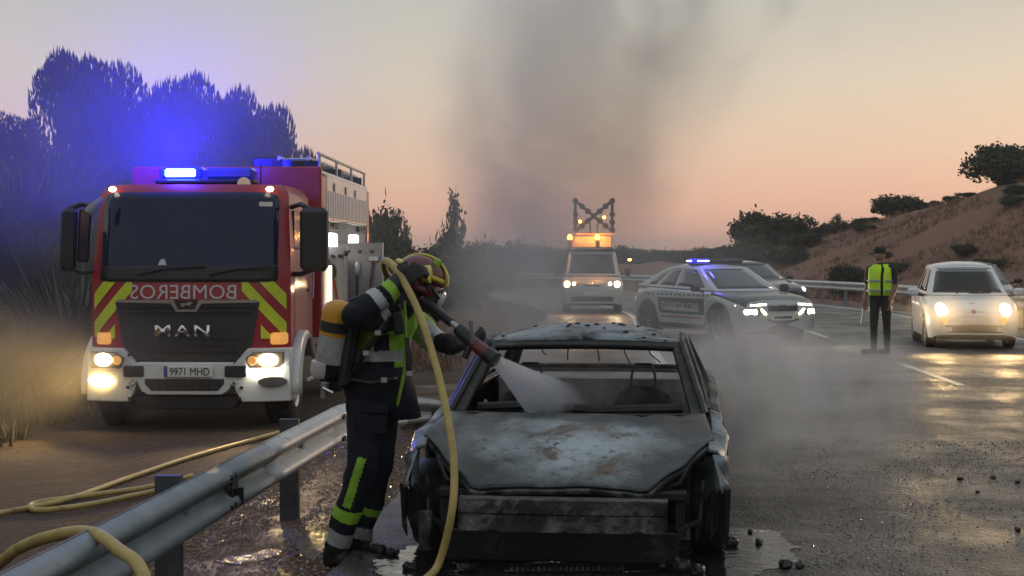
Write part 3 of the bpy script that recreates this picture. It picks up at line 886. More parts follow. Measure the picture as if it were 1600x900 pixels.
def tree(name, px, top, d, wpx, crowns, label, group=None, base=None, cf=0.0, sink=0.0):
    p = W(px, 400, d)
    gz = ground_z(p.x, p.y) if base is None else base
    h = W(px, top, d).z - gz
    s = F / d
    r = wpx / 2 / s
    t = thing(name, label, 'tree' if 'bush' not in name else 'bush', (p.x, p.y, gz), qq.random() * 6.28, group)
    c = link_mesh('crown', qq.choice(crowns), t, (0, 0, h * cf - sink * h))
    c.scale = (r / .92, r / .92, h * (1 - cf + sink) / .98)
    k = link_mesh('trunk', qq.choice(TR), t); k.scale = (r * .95, r * .95, h)
    return t
tree('pine_tree', 150, 66, 45, 205, PINE[:1], 'tallest pine, upright shoots, at the left above the fire truck roof light', cf=.22)
tree('pine_tree', 268, 96, 48, 200, PINE[1:], 'broad pine right behind the blue roof light of the fire truck', cf=.2)
tree('pine_tree', 358, 130, 50, 215, PINE[:1], 'pine sloping down to the right above the fire truck cab', cf=.15)
tree('pine_tree', 440, 186, 54, 150, PINE[1:], 'small round pine above the ladder end of the fire truck', cf=.1)
tree('pine_tree', 8, 162, 38, 170, PINE[1:], 'dark pine cut by the left edge of the photo', cf=.15)
tree('pine_tree', 215, 140, 46, 210, PINE[:1], 'dense low pine filling the gap between the two tallest pines', cf=.05)
tree('pine_tree', 80, 236, 42, 170, PINE[:1], 'low pine in the dip between the left edge pine and the tallest one', cf=.0)
tree('pine_tree', 320, 190, 47, 220, PINE[1:], 'low dense pine under the sloping pines behind the truck roof', cf=.0)
tree('oak_tree', 590, 312, 52, 130, OAK[:1], 'dark rounded tree just right of the fire truck body', cf=.0)
tree('oak_tree', 548, 330, 50, 110, OAK[1:2], 'dark tree mostly hidden by the fire truck body', cf=.0)
tree('sapling_tree', 632, 342, 56, 60, POP, 'thin wispy sapling between the dark tree and the loose poplar', cf=.0)
tree('poplar_tree', 706, 300, 55, 120, POP, 'loose pale poplar standing above the firefighter helmet', cf=.0)
for px, top, w, lb in ((640, 380, 150, 'dark bush below the sapling behind the firefighter helmet'), (708, 372, 170, 'wide dark bush at the foot of the loose poplar'), (585, 372, 120, 'dark bush at the foot of the tree beside the fire truck')):
    tree('bush', px, top, 50, w, OAK, lb, cf=-.05)
for px, top, d, w, lb in ((752, 374, 78, 90, 'low dark tree in the hazy wood just right of the poplar'), (790, 372, 82, 90, 'highest dark tree of the hazy wood behind the smoke'), (825, 377, 84, 84, 'low dark tree in the middle of the hazy wood'), (860, 380, 86, 80, 'low dark tree in the hazy wood left of the van roof box'), (725, 382, 74, 84, 'low dark tree in the hazy wood touching the poplar'), (905, 386, 92, 84, 'low tree behind the van roof box'), (958, 382, 98, 90, 'low tree behind the right side of the van'), (1000, 388, 104, 90, 'low distant tree just right of the van lamp board'), (1040, 389, 108, 90, 'low distant tree above the rear of the police car'), (1080, 389, 108, 90, 'low distant tree above the police roof light'), (1118, 384, 104, 86, 'low distant tree between the police roof light and the round pair'), (675, 380, 72, 100, 'dark low tree behind the poplar trunk')):
    tree('oak_tree', px, top, d, w * 1.2, OAK, lb, 'trees in the hazy wood beyond the bend', cf=-.08)
tree('oak_tree', 1176, 326, ridge_d(1176), 124, OAK[:1], 'left half of the round hazy tree pair on the ridge above the police car', cf=.0)
tree('oak_tree', 1224, 331, ridge_d(1224) + 2, 112, OAK[1:2], 'right half of the round hazy tree pair on the ridge above the police car', cf=.0)
tree('oak_tree', 1398, 303, ridge_d(1398), 100, OAK[2:], 'small flat oak on the right hill crest above the officer', cf=.05)
tree('oak_tree', 1572, 220, ridge_d(1572), 160, OAK[:1], 'large dark oak on the hill at the right edge of the photo', cf=.02)
tree('oak_tree', 1635, 236, ridge_d(1600), 130, OAK[1:2], 'oak cut by the right edge of the photo', cf=.02)
tree('bush', 1310, 334, ridge_d(1310), 70, POP, 'spiky shrub on the ridge between the tree pair and the small oak', cf=.0)
tree('bush', 1345, 340, ridge_d(1345), 60, OAK, 'low shrub on the slope left of the small oak', cf=.0)
for i, px in enumerate((1275, 1290, 1325, 1362, 1440, 1462, 1488, 1512)):
    tree('bush', px, (352, 346, 348, 338, 314, 312, 305, 300)[i], ridge_d(px), (34, 30, 26, 40, 44, 30, 36, 40)[i], OAK, 'low scrub bush on the crest of the right hill', 'scrub bushes along the right crest', cf=.0)
for i in range(16):
    px = kq0.uniform(1105, 1330); d = ridge_d(px) - kq0.uniform(2, 22)
    p = W(px, 400, d)
    if inv(p.x, p.y)[1] < 7.5: continue
    zt = (W(px, 400, d).z - ground_z(p.x, p.y))
    tree('bush', px, 400 - (ground_z(p.x, p.y) + kq0.uniform(.7, 1.3) - HC) * F / d, d, kq0.uniform(46, 84), OAK, 'hazy scrub bush low on the slope behind the police car', 'hazy scrub bushes on the slope behind the police car', cf=-.02)
# broom bushes on the left bank
def broom(seed, n=900):
    rng = np.random.default_rng(seed)
    a = rng.random(n) * 6.28; r = np.sqrt(rng.random(n)) * .35
    B = np.stack([r * np.cos(a), r * np.sin(a), rng.random(n) * .45], 1)
    T = B + np.stack([np.cos(a) * (.1 + r * 1.2), np.sin(a) * (.1 + r * 1.2), rng.uniform(.25, .6, n)], 1) + rng.normal(size=(n, 3)) * .09
    sd = np.stack([-np.sin(a), np.cos(a), np.zeros(n)], 1) * .016
    V = np.stack([B - sd, B + sd, T], 1).reshape(-1, 3)
    me = bpy.data.meshes.new('bush'); me.from_pydata(V.tolist(), [], np.arange(n * 3).reshape(-1, 3).tolist()); me.materials.append(MT['broom'])
    return me
BR = [broom(s) for s in (1, 2, 3)]
kq = random.Random(21)
made = 0
while made < 90:
    y = 17 + 30 * kq.random(); o = -11.6 - 12 * kq.random()
    x, yy = path(y - YC, o)
    px = 800 + F * x / yy
    if not (-30 < px < 620) or (yy < 24 and px > 118): continue
    b = link_mesh('bush', kq.choice(BR), None, (x, yy, ground_z(x, yy) - .05))
    h = kq.uniform(.7, 1.9)
    b.scale = (h * kq.uniform(.8, 1.3), h * kq.uniform(.8, 1.3), h); b.rotation_euler = (0, 0, kq.random() * 6.28)
    tag(b, 'wiry bush on the dark bank behind the fire truck', 'bush', 'wiry bushes on the left bank')
    made += 1
for i in range(13):
    px = kq.uniform(1270, 1600); d = kq.uniform(52, 84)
    p = W(px, 400, d); t_, o_ = inv(p.x, p.y)
    if o_ < 8: continue
    h = kq.uniform(.4, .8)
    b = link_mesh('shrub', kq.choice(OAK), None, (p.x, p.y, ground_z(p.x, p.y) - .1))
    b.scale = (h * 1.2, h * 1.2, h * .8); b.rotation_euler = (0, 0, kq.random() * 6.28)
    tag(b, 'low dark shrub dotted over the red hillside', 'shrub', 'shrubs on the right hillside')
def tufts(name, region, n, h, mat_, label, seed):
    rng = np.random.default_rng(seed); q = random.Random(seed)
    pos = []
    tries = 0
    while len(pos) < n and tries < n * 30:
        tries += 1
        p = region(q)
        if p: pos.append(p)
    P = np.array(pos); k = 7
    P = np.repeat(P, k, 0); m = len(P)
    a = rng.random(m) * 6.28; lean = rng.uniform(.1, .7, m); hh = h * rng.uniform(.4, 1.3, m)
    B = P + np.stack([rng.normal(size=m) * h * .25, rng.normal(size=m) * h * .25, np.full(m, -.02)], 1)
    T = B + np.stack([np.cos(a) * hh * lean, np.sin(a) * hh * lean, hh], 1)
    sd = np.stack([-np.sin(a), np.cos(a), np.zeros(m)], 1) * (h * .07)
    V = np.stack([B - sd, B + sd, T], 1).reshape(-1, 3)
    me = bpy.data.meshes.new(name); me.from_pydata(V.tolist(), [], np.arange(m * 3).reshape(-1, 3).tolist()); me.materials.append(mat_)
    return tag(link_mesh(name, me), label, kind='stuff')
def reg_hill(q):
    px = q.uniform(1080, 1640); d = q.uniform(44, 105); p = W(px, 400, d); t_, o_ = inv(p.x, p.y)
    if o_ < 6.6 or o_ > 40: return None
    if noise.noise(Vector((p.x * .3, p.y * .3, 2))) < -.12: return None
    return (p.x, p.y, ground_z(p.x, p.y))
tufts('dry_grass', reg_hill, 5200, .24, MT['dry'], 'dry tufts over the reddish right hillside', 5)
def reg_bank(q):
    y = q.uniform(13, 46); o = q.uniform(-26, -10.6); x, yy = path(y - YC, o); px = 800 + F * x / yy
    if not (-60 < px < 700) or (px > 140 and yy < 26): return None
    return (x, yy, ground_z(x, yy))
tufts('weeds', reg_bank, 6500, .27, MT['green_dry'], 'rough weeds covering the left bank beside the fire truck', 6)
def reg_verge(q):
    t_ = q.uniform(-16, 60); o = q.uniform(-16, -6.8); x, yy = path(t_, o); px = 800 + F * x / yy
    if not (560 < px < 1000): return None
    return (x, yy, ground_z(x, yy))
tufts('dry_grass', reg_verge, 2600, .22, MT['dry'], 'short dry grass on the far left verge behind the burnt car', 7)
# ------------------------------------------------------------------ cars
class Car:
    """Body shell lofted along its length; front at y = 0 facing -y, z = 0 on the road."""
    def __init__(s, name, label, loc, rz, L, wid, top, sho, bot, arches, group=None, cat='car'):
        s.root = thing(name, label, cat, loc, rz, group)
        s.L, s.wid, s.top, s.sho, s.bot, s.arches = L, wid, top, sho, bot, arches
    def _ip(s, tab, y): return float(np.interp(y, [a for a, _ in tab], [b for _, b in tab]))
    def zb(s, y):
        z = s._ip(s.bot, y)
        for (ya, za, ra) in s.arches:
            if abs(y - ya) < ra: z = max(z, za + math.sqrt(ra * ra - (y - ya) ** 2))
        return z
    def sec(s, y):
        w, t, h, b = s._ip(s.wid, y), s._ip(s.top, y), s._ip(s.sho, y), s.zb(y)
        h = max(h, b + .04); t = max(t, h + .02)
        return [(w * .955, b), (w * .985, b + .25 * (h - b)), (w, b + .5 * (h - b)), (w * .992, b + .78 * (h - b)), (w * .955, h), (w * .90, h + .5 * (t - h)), (w * .80, h + .78 * (t - h)), (w * .45, h + .96 * (t - h)), (0, t)]
    def stations(s):
        ys = list(np.linspace(0, s.L, 56)) + [.01, .03, .06, .1, .16, s.L - .01, s.L - .04, s.L - .1]
        for ya, za, ra in s.arches: ys += [ya + ra * math.cos(k) for k in np.linspace(0, math.pi, 15)]
        return sorted(set(round(float(y), 4) for y in ys if 0 <= y <= s.L))
    def hw(s, y, z):
        q = s.sec(y)
        if z < q[0][1] or z > q[-1][1]: return -1
        return float(np.interp(z, [b for _, b in q], [a for a, _ in q]))
    def fy(s, x, z, rear=False):
        rngy = np.linspace(0, 1.4, 141)
        for y in rngy:
            yy = s.L - y if rear else y
            if s.hw(yy, z) >= abs(x) - 1e-6: return float(yy)
        return .3
    def shell(s, mat_, cabin=None, open_front=None, name='body', thick=0.0):
        ys = [y for y in s.stations() if open_front is None or y >= open_front]
        secs = []
        for y in ys:
            q = s.sec(y)
            secs.append([(-x, y, z) for x, z in q] + [(x, y, z) for x, z in q[-2::-1]])
        n = len(secs[0])
        mb = MB()
        vs = [p for sct in secs for p in sct]; fs = []
        for i in range(len(secs) - 1):
            ym = (ys[i] + ys[i + 1]) / 2
            for j in range(n - 1):
                if cabin and cabin[0] < ym < cabin[1] and 5 <= j <= n - 7: continue
                fs.append((i * n + j, i * n + j + 1, (i + 1) * n + j + 1, (i + 1) * n + j))
        if open_front is None: fs.append(tuple(range(n)))
        fs.append(tuple((len(secs) - 1) * n + j for j in range(n)))
        mb.add(vs, fs)
        o = mb.build(name, mat_, s.root, 38)
        if thick: solid(o, thick, -1)
        return o
    def front_patch(s, name, poly, mat_, off=.008, t=.014, rear=False, parent=None, sub=1):
        pl = []
        for i in range(len(poly)):
            a, b = poly[i], poly[(i + 1) % len(poly)]
            for k in range(sub): pl.append((a[0] + (b[0] - a[0]) * k / sub, a[1] + (b[1] - a[1]) * k / sub))
        sg = 1 if rear else -1
        cx = sum(p[0] for p in pl) / len(pl); cz = sum(p[1] for p in pl) / len(pl)
        mb = MB(); n = len(pl)
        o_ = [(x, s.fy(x, z, rear) + sg * off, z) for x, z in pl]
        i_ = [(x, s.fy(x, z, rear) - sg * t, z) for x, z in pl]
        c = (cx, s.fy(cx, cz, rear) + sg * (off + .006), cz)
        mb.add(o_ + i_ + [c], [(k, (k + 1) % n, 2 * n) for k in range(n)] + [(k, n + k, n + (k + 1) % n, (k + 1) % n) for k in range(n)])
        return mb.build(name, mat_, parent or s.root, 50)
    def side_patch(s, name, poly, mat_, side=1, off=.006, parent=None, t=.01):
        pl = []
        for i in range(len(poly)):
            a, b = poly[i], poly[(i + 1) % len(poly)]
            for k in range(4): pl.append((a[0] + (b[0] - a[0]) * k / 4, a[1] + (b[1] - a[1]) * k / 4))
        n = len(pl); mb = MB()
        o_ = [(side * (max(s.hw(y, z), .3) + off), y, z) for y, z in pl]; i_ = [(side * (max(s.hw(y, z), .3) - t), y, z) for y, z in pl]
        mb.add(o_ + i_, [tuple(range(n))] + [(k, n + k, n + (k + 1) % n, (k + 1) % n) for k in range(n)])
        return mb.build(name, mat_, parent or s.root, 50)
    def greenhouse(s, A0, A1, C0, C1, side_win, frame_mat, glass_mat, roof_mat, crown=.05, bow=.10, roof_name='roof', glass=True, thick=.03, fw=(.06, .94, .08, .93), rw=(.08, .92, .12, .88), arc=.03, bows=.05):
        """A0/A1 windscreen foot/head corner, C0/C1 rear glass foot/head corner (x, y, z on the +x side)."""
        A0, A1, C0, C1 = map(Vector, (A0, A1, C0, C1))
        def mir(p): return Vector((-p.x, p.y, p.z))
        def front(u, v):
            a = A0.lerp(A1, v); x = a.x * (2 * u - 1)
            k = 1 - (2 * u - 1) ** 2
            return Vector((x, a.y - bow * k * (1 - .4 * v), a.z + .02 * k * v))
        def rear(u, v):
            a = C0.lerp(C1, v); x = a.x * (2 * u - 1); k = 1 - (2 * u - 1) ** 2
            return Vector((x, a.y + bow * .8 * k * (1 - .4 * v), a.z + .02 * k * v))
        def side(sg):
            def f(u, v):
                b = A0.lerp(C0, u); t = A1.lerp(C1, u)
                t.z += arc * math.sin(math.pi * u) * 1.0; p = b.lerp(t, v)
                p.x += bows * math.sin(math.pi * u) * (1 - .6 * v)
                p.x *= sg; return p
            return f
        def roof(u, v):
            a = A1.lerp(C1, v); a.z += arc * math.sin(math.pi * v); k = 1 - (2 * u - 1) ** 2
            e = a.x + bows * math.sin(math.pi * v) * .4
            yb = -bow * .6 * k * (1 - v) + bow * .8 * .6 * k * v
            return Vector((e * (2 * u - 1), a.y + yb, a.z + crown * k * (math.sin(math.pi * v) * .8 + .2) + .02 * k))
        def grid(fn, us, vs, holes, m=4):
            fr, gl = MB(), {}
            for i in range(len(us) - 1):
                for j in range(len(vs) - 1):
                    hid = holes.get((i, j))
                    tgt = fr if hid is None else gl.setdefault(hid, MB())
                    if hid is not None and not glass: continue
                    vv = [fn(us[i] + (us[i + 1] - us[i]) * a / m, vs[j] + (vs[j + 1] - vs[j]) * b / m) for a in range(m + 1) for b in range(m + 1)]
                    tgt.add(vv, [(a * (m + 1) + b, (a + 1) * (m + 1) + b, (a + 1) * (m + 1) + b + 1, a * (m + 1) + b + 1) for a in range(m) for b in range(m)])
            return fr, gl
        fr, gl = grid(front, [0, fw[0], fw[1], 1], [0, fw[2], fw[3], 1], {(1, 1): 'windscreen'}, 6)
        pil = MB(); pil.add(fr.v, fr.f)
        fr2, gl2 = grid(rear, [0, rw[0], rw[1], 1], [0, rw[2], rw[3], 1], {(1, 1): 'rear_window'}, 6)
        pil.add(fr2.v, fr2.f)
        outs = {}
        for k, g in list(gl.items()) + list(gl2.items()): outs[k] = solid(g.build(k, glass_mat, s.root, 60), .006, -1)
        for sg in (1, -1):
            us = [0]; holes = {}
            for i, (a, b) in enumerate(side_win): us += [a, b]
            us.append(1)
            for i in range(len(side_win)): holes[(2 * i + 1, 1)] = i
            f3, g3 = grid(side(sg), us, [0, .10, .86, 1], holes, 4)
            pil.add(f3.v, f3.f)
            for k, g in g3.items(): solid(g.build('side_window', glass_mat, s.root, 60), .006, -1)
        s.pillars = pil.build('window_frame', frame_mat, s.root, 40)
        bm = bmesh.new(); bm.from_mesh(s.pillars.data); bmesh.ops.remove_doubles(bm, verts=bm.verts, dist=.0008); bmesh.ops.recalc_face_normals(bm, faces=bm.faces); bm.to_mesh(s.pillars.data); bm.free()
        solid(s.pillars, thick, -1)
        mb = MB(); m = 14
        vv = [roof(a / m, b / m) for a in range(m + 1) for b in range(m + 1)]
        mb.add(vv, [(a * (m + 1) + b, (a + 1) * (m + 1) + b, (a + 1) * (m + 1) + b + 1, a * (m + 1) + b + 1) for a in range(m) for b in range(m)])
        s.roof = mb.build(roof_name, roof_mat, s.root, 50)
        solid(s.roof, thick, -1)
        s.side_fn, s.front_fn, s.roof_fn, s.rear_fn = side, front, roof, rear
        return outs
    def wheel(s, x, y, r, w, rim_mat, tyre_mat=None, spokes=5, rim=.64):
        sg = 1 if x > 0 else -1
        wh = link_mesh('wheel', MB().lathe([(-w / 2, r * rim), (-w / 2, r * .93), (-w * .36, r), (w * .36, r), (w / 2, r * .93), (w / 2, r * rim)], (0, 0, 0), 'x', 32, close=True).mesh('wheel', tyre_mat or MT['tyre'], 40), s.root, (x, y, r))
        mb = MB(); rr = r * rim
        mb.lathe([(sg * w * .45, rr * 1.02), (sg * w * .40, rr * .92), (-sg * w * .3, rr * .88), (-sg * w * .3, rr * .1)], (0, 0, 0), 'x', 28)
        for k in range(spokes):
            a = 2 * math.pi * k / spokes + .3
            d = Vector((0, math.cos(a), math.sin(a))); p = Vector((0, -math.sin(a), math.cos(a)))
            q = [d * rr * .12 + p * rr * .14, d * rr * .93 + p * rr * .10, d * rr * .93 - p * rr * .10, d * rr * .12 - p * rr * .14]
            vs = [v + Vector((sg * w * .36, 0, 0)) for v in q] + [v + Vector((sg * w * .22, 0, 0)) for v in q]
            mb.add(vs, [(0, 1, 2, 3), (0, 4, 5, 1), (1, 5, 6, 2), (2, 6, 7, 3), (3, 7, 4, 0)])
        mb.cyl((sg * w * .2, 0, 0), (sg * w * .40, 0, 0), rr * .2, n=14)
        mb.build('rim', rim_mat, wh, 30)
        return wh
    def underbody(s, z0=.16, z1=.42):
        ys = np.linspace(.25, s.L - .25, 10)
        w0 = s._ip(s.wid, s.L / 2)
        mb = MB(); mb.box((0, s.L / 2, (z0 + z1) / 2), (w0 * 1.44, s.L - .5, z1 - z0))
        return mb.build('underbody', MT['black'], s.root)
    def mirror(s, x, y, z, mat_, sz=(.20, .11, .14)):
        sg = 1 if x > 0 else -1
        m = MB().box((x, y, z), sz, bev=.04).build('wing_mirror', mat_, s.root)
        MB().tube([(x - sg * .06, y + .02, z - .04), (x - sg * .2, y + .04, z - .07)], .025, 8).build('mirror_arm', MT['black'], m)
        MB().box((x, y + sz[1] / 2 + .002, z), (sz[0] * .8, .006, sz[2] * .75)).build('mirror_glass', MT['chrome'], m)
        return m
    def seats(s, y, xs_, zs=.55, hh=.62):
        for x in xs_:
            st = MB().box((x, y, zs - .05), (.46, .48, .16), bev=.05).box((x, y + .27, zs + hh / 2 - .08), (.44, .14, hh), rot=(-.2, 0, 0), bev=.05).build('seat', MT['seat'], s.root)
            MB().box((x, y + .36, zs + hh + .02), (.24, .10, .16), bev=.04).build('headrest', MT['seat'], st)
def rr_rect(cx, cz, w, h, r=.02, n=4):
    out = []
    for sx, sz, a0 in ((1, 1, 0), (-1, 1, 90), (-1, -1, 180), (1, -1, 270)):
        for k in range(n + 1):
            a = R(a0 + 90 * k / n); out.append((cx + sx * (w / 2 - r) + r * math.cos(a), cz + sz * (h / 2 - r) + r * math.sin(a)))
    return out
def disc(cx, cz, rx_, rz_=None, n=18): return [(cx + rx_ * math.cos(2 * math.pi * k / n), cz + (rz_ or rx_) * math.sin(2 * math.pi * k / n)) for k in range(n)]

# ---- small white hatchback in the right lane
pF = W(1522, 545, 26.7); pF.z = 0
fi = Car('parked_car', 'small white rounded hatchback with headlights on, facing us at the right edge', (pF.x, pF.y, 0), R(-9.5), 3.57,
         [(0, .50), (.03, .62), (.09, .70), (.2, .765), (.45, .80), (.9, .815), (2.8, .815), (3.3, .76), (3.5, .66), (3.57, .52)],
         [(0, .60), (.05, .66), (.15, .73), (.5, .86), (.95, .93), (1.05, .95), (2.9, .98), (3.4, .95), (3.57, .80)],
         [(0, .52), (.1, .60), (.3, .72), (.9, .85), (1.6, .89), (3.0, .92), (3.57, .74)],
         [(0, .26), (.15, .20), (3.4, .20), (3.57, .28)], [(.72, .29, .335), (3.02, .29, .335)])
fi.shell(MT['white'], cabin=(1.08, 2.95))
fi.underbody()
fi.greenhouse((.70, .98, .93), (.53, 1.72, 1.44), (.68, 3.30, .98), (.54, 2.92, 1.42), [(.07, .50), (.56, .86)], MT['white'], MT['cglass'], MT['white'], crown=.05, bow=.14, thick=.03)
for x in (-.68, .68):
    for y in (.72, 3.02): fi.wheel(x, y, .29, .175, MT['alloy'], spokes=6)
for sg in (-1, 1):
    h = fi.front_patch('headlight', disc(sg * .545, .70, .115, .125), MT['lamp_off'], .004)
    fi.front_patch('bulb', disc(sg * .545, .70, .092, .098), MT['head'], .016, parent=h)
    fi.front_patch('fog_lamp', disc(sg * .50, .50, .062), MT['amber_dim'], .006)
    fi.mirror(sg * .93, 1.18, .98, MT['white'], (.19, .13, .15))
    spot('headlamp_beam', fi.root, (sg * .545, -.10, .70), (-.14, -1, -.045), 85, (1, .64, .28), 70, .8, .07)
fi.front_patch('lower_grille', rr_rect(0, .36, 1.02, .13, .05), MT['grille'], .006, sub=3)
fi.front_patch('number_plate', rr_rect(0, .49, .46, .10, .01), MT['plate'], .012)
fi.front_patch('emblem', disc(0, .66, .045, .035), MT['refl_red'], .010)
fi.front_patch('chrome_bar', rr_rect(0, .655, .34, .018, .008), MT['chrome'], .006)
fi.front_patch('bonnet_seam', [(-.60, .785), (0, .80), (.60, .785), (.60, .780), (0, .795), (-.60, .780)], MT['black'], .002)
for sg in (-1, 1):
    fi.side_patch('door_seam', [(1.12, .30), (1.128, .30), (1.128, .88), (1.12, .88)], MT['black'], sg, .002)
    fi.side_patch('door_seam', [(2.28, .36), (2.288, .36), (2.288, .88), (2.28, .88)], MT['black'], sg, .002)
    fi.side_patch('door_handle', [(2.0, .76), (2.2, .76), (2.2, .785), (2.0, .785)], MT['chrome'], sg, .02)
fi.seats(1.95, (-.34, .34), .55, .55)
MB().box((0, 1.30, .86), (1.25, .35, .18), bev=.06).build('dashboard', MT['seat'], fi.root)
sw = MB(); sw.tube([(.34 + .18 * math.cos(a), 1.52, .93 + .18 * math.sin(a)) for a in np.linspace(0, 2 * math.pi, 25)], .014, 6); sw.build('steering_wheel', MT['black'], fi.root)
MB().box((0, 1.55, 1.335), (.22, .04, .07), bev=.015).build('rear_view_mirror', MT['black'], fi.root)
for sg in (-1, 1):
    MB().tube([(sg * .1 - .1, .90, .965), (sg * .28 + .1, .84, .972)], .010, 6).build('wiper', MT['black'], fi.root)

# ---- dark car queued behind it
pB = W(1545, 500, 38.5); pB.z = 0
def saloon(name, label, loc, rz, paint_, lit='head_w', lit_on=True, power=160, H0=0.0):
    c = Car(name, label, loc, rz, 4.3,
            [(0, .60), (.04, .72), (.12, .80), (.3, .86), (.8, .89), (3.6, .89), (4.1, .82), (4.3, .62)],
            [(0, .62), (.06, .70), (.3, .80), (1.1, .93), (3.4, .98), (4.1, .98), (4.3, .82)],
            [(0, .54), (.2, .66), (.9, .82), (1.5, .87), (3.6, .92), (4.3, .76)],
            [(0, .26), (.2, .2), (4.1, .2), (4.3, .3)], [(.85, .32, .37), (3.45, .32, .37)])
    c.shell(paint_); c.underbody()
    c.greenhouse((.74, 1.15, .92), (.56, 1.95, 1.40 + H0), (.72, 4.0, .97), (.56, 3.3, 1.38 + H0), [(.08, .46), (.5, .84)], paint_, MT['glass'], paint_, crown=.05, bow=.12)
    for x in (-.75, .75):
        for y in (.85, 3.45): c.wheel(x, y, .32, .2, MT['alloy'])
    for sg in (-1, 1):
        h = c.front_patch('headlight', rr_rect(sg * .66, .66, .30, .14, .04), MT['lamp_off'], .004)
        c.front_patch('bulb', disc(sg * .68, .66, .07, .055), MT[lit], .014, parent=h)
        c.mirror(sg * 1.0, 1.35, 1.0, paint_)
    c.front_patch('grille', rr_rect(0, .58, .8, .12, .03), MT['grille'], .006, sub=3)
    c.front_patch('lower_grille', rr_rect(0, .36, 1.1, .12, .03), MT['grille'], .006, sub=3)
    c.front_patch('number_plate', rr_rect(0, .47, .52, .11, .01), MT['plate'], .012)
    return c
saloon('queued_car', 'dark car with amber headlights queued right behind the small white hatchback', (pB.x, pB.y, 0), R(-6), MT['darkcar'], 'fog')
pD = W(1228, 462, 45); pD.z = 0
dcar = saloon('dark_car', 'dark low car with one bright white headlight waiting behind the police car', (pD.x, pD.y, 0), R(22), MT['darkcar'], 'head_w')

# ---- police car slewed across the left lane
pP = Vector((4.86, 29.2, -.06))
aP = R(25)
po = Car('police_car', 'white and dark green police crossover slewed across the lane with blue roof light', (0, 0, 0), aP, 4.36,
         [(0, .55), (.03, .70), (.09, .79), (.2, .85), (.5, .89), (1.0, .90), (3.5, .90), (4.1, .84), (4.3, .74), (4.36, .62)],
         [(0, .78), (.06, .86), (.3, .94), (1.2, 1.03), (3.4, 1.07), (4.1, 1.08), (4.36, .92)],
         [(0, .66), (.2, .78), (.9, .92), (1.5, .97), (3.6, 1.02), (4.36, .84)],
         [(0, .30), (.2, .25), (4.1, .25), (4.36, .36)], [(.86, .345, .40), (3.53, .345, .40)])
off = Matrix.Rotation(aP, 3, 'Z') @ Vector((0, .5, 0))
po.root.location = pP - off
po.shell(MT['pwhite']); po.underbody(.22, .5)
po.greenhouse((.76, 1.18, 1.02), (.57, 2.05, 1.455), (.74, 4.18, 1.08), (.56, 3.25, 1.445), [(.09, .44), (.47, .72), (.75, .88)], MT['pwhite'], MT['glass'], MT['pwhite'], crown=.045, bow=.12, arc=.05)
for x in (-.78, .78):
    for y in (.86, 3.53): po.wheel(x, y, .345, .215, MT['alloy'], spokes=5)
for sg in (-1, 1):
    po.front_patch('daytime_light', [(sg * .36, .80), (sg * .84, .775), (sg * .84, .75), (sg * .36, .775)], MT['head_g'], .010, sub=3)
    h = po.front_patch('headlight', rr_rect(sg * .66, .645, .34, .13, .03), MT['lamp_off'], .006)
    po.front_patch('bulb', rr_rect(sg * .68, .645, .22, .085, .03), MT['head_g'], .016, parent=h)
    po.front_patch('daytime_light', [(sg * .36, .60), (sg * .46, .70), (sg * .50, .70), (sg * .41, .60)], MT['head_g'], .012)
    po.mirror(sg * 1.03, 1.42, 1.07, MT['black'])
    spot('headlamp_beam', po.root, (sg * .66, -.12, .65), (0, -1, -.06), 120, (1, .97, .66), 62, .7, .07)
mb = MB(); sx = []
for y in [k * .06 + .05 for k in range(20)]:
    q_ = po.sec(y); sx.append([(-x, y, z + .004) for x, z in q_[4:]] + [(x, y, z + .004) for x, z in q_[-2:3:-1]])
mb.loft(sx); solid(mb.build('bonnet', MT['pgreen'], po.root, 40), .006, -1)
po.front_patch('grille', rr_rect(0, .72, .66, .13, .03), MT['grille'], .006, sub=3)
po.front_patch('bumper_panel', rr_rect(0, .41, 1.50, .20, .05), MT['black'], .008, sub=4)
po.front_patch('number_plate', rr_rect(0, .54, .52, .11, .01), MT['plate'], .012)
po.front_patch('number_lettering', rr_rect(0, .54, .40, .05, .004), MT['grille'], .017)
for sg in (-1, 1):
    g = po.side_patch('livery_panel', [(1.30, .55), (3.0, .55), (3.10, .86), (1.36, .86)], MT['pgreen'], sg, .004)
    for k in range(14):
        y0 = 1.2 + k * .17
        po.side_patch('check', [(y0, .905), (y0 + .085, .905), (y0 + .085, .945), (y0, .945)], MT['pgreen'], sg, .004)
    po.side_patch('sill_panel', [(1.32, .27), (3.08, .27), (3.08, .36), (1.32, .36)], MT['black'], sg, .006)
    po.side_patch('stripe', [(1.40, .47), (2.98, .47), (2.98, .50), (1.40, .50)], MT['refl_red'], sg, .004)
    for yy in (1.25, 2.35, 3.2):
        po.side_patch('door_seam', [(yy, .40), (yy + .01, .40), (yy + .01, .98), (yy, .98)], MT['black'], sg, .003)
    for ya in (.86, 3.53):
        th = np.linspace(0, math.pi, 17)
        po.side_patch('arch_trim', [(ya + .46 * math.cos(a), .345 + .46 * math.sin(a)) for a in th] + [(ya + .402 * math.cos(a), .345 + .405 * math.sin(a)) for a in th[::-1]], MT['black'], sg, .008)
    text_mesh('lettering', 'GUARDIA CIVIL', .15, MT['letter'], (lambda sg: (lambda u, w: (sg * (.908), 2.20 + sg * u, .70 + w)))(sg), po.root, width=1.45)
    po.front_patch('tail_light', rr_rect(sg * .60, .90, .26, .12, .03), MT['tail'], .01, rear=True)
lb = MB().box((0, 2.35, 1.530), (1.10, .30, .03), bev=.01).build('light_bar', MT['black'], po.root)
MB().box((-.40, 2.35, 1.590), (.40, .26, .09), bev=.03).build('blue_lamp', MT['blue_bar'], lb)
MB().box((.40, 2.35, 1.590), (.40, .26, .09), bev=.03).build('blue_lamp', MT['glass'], lb)
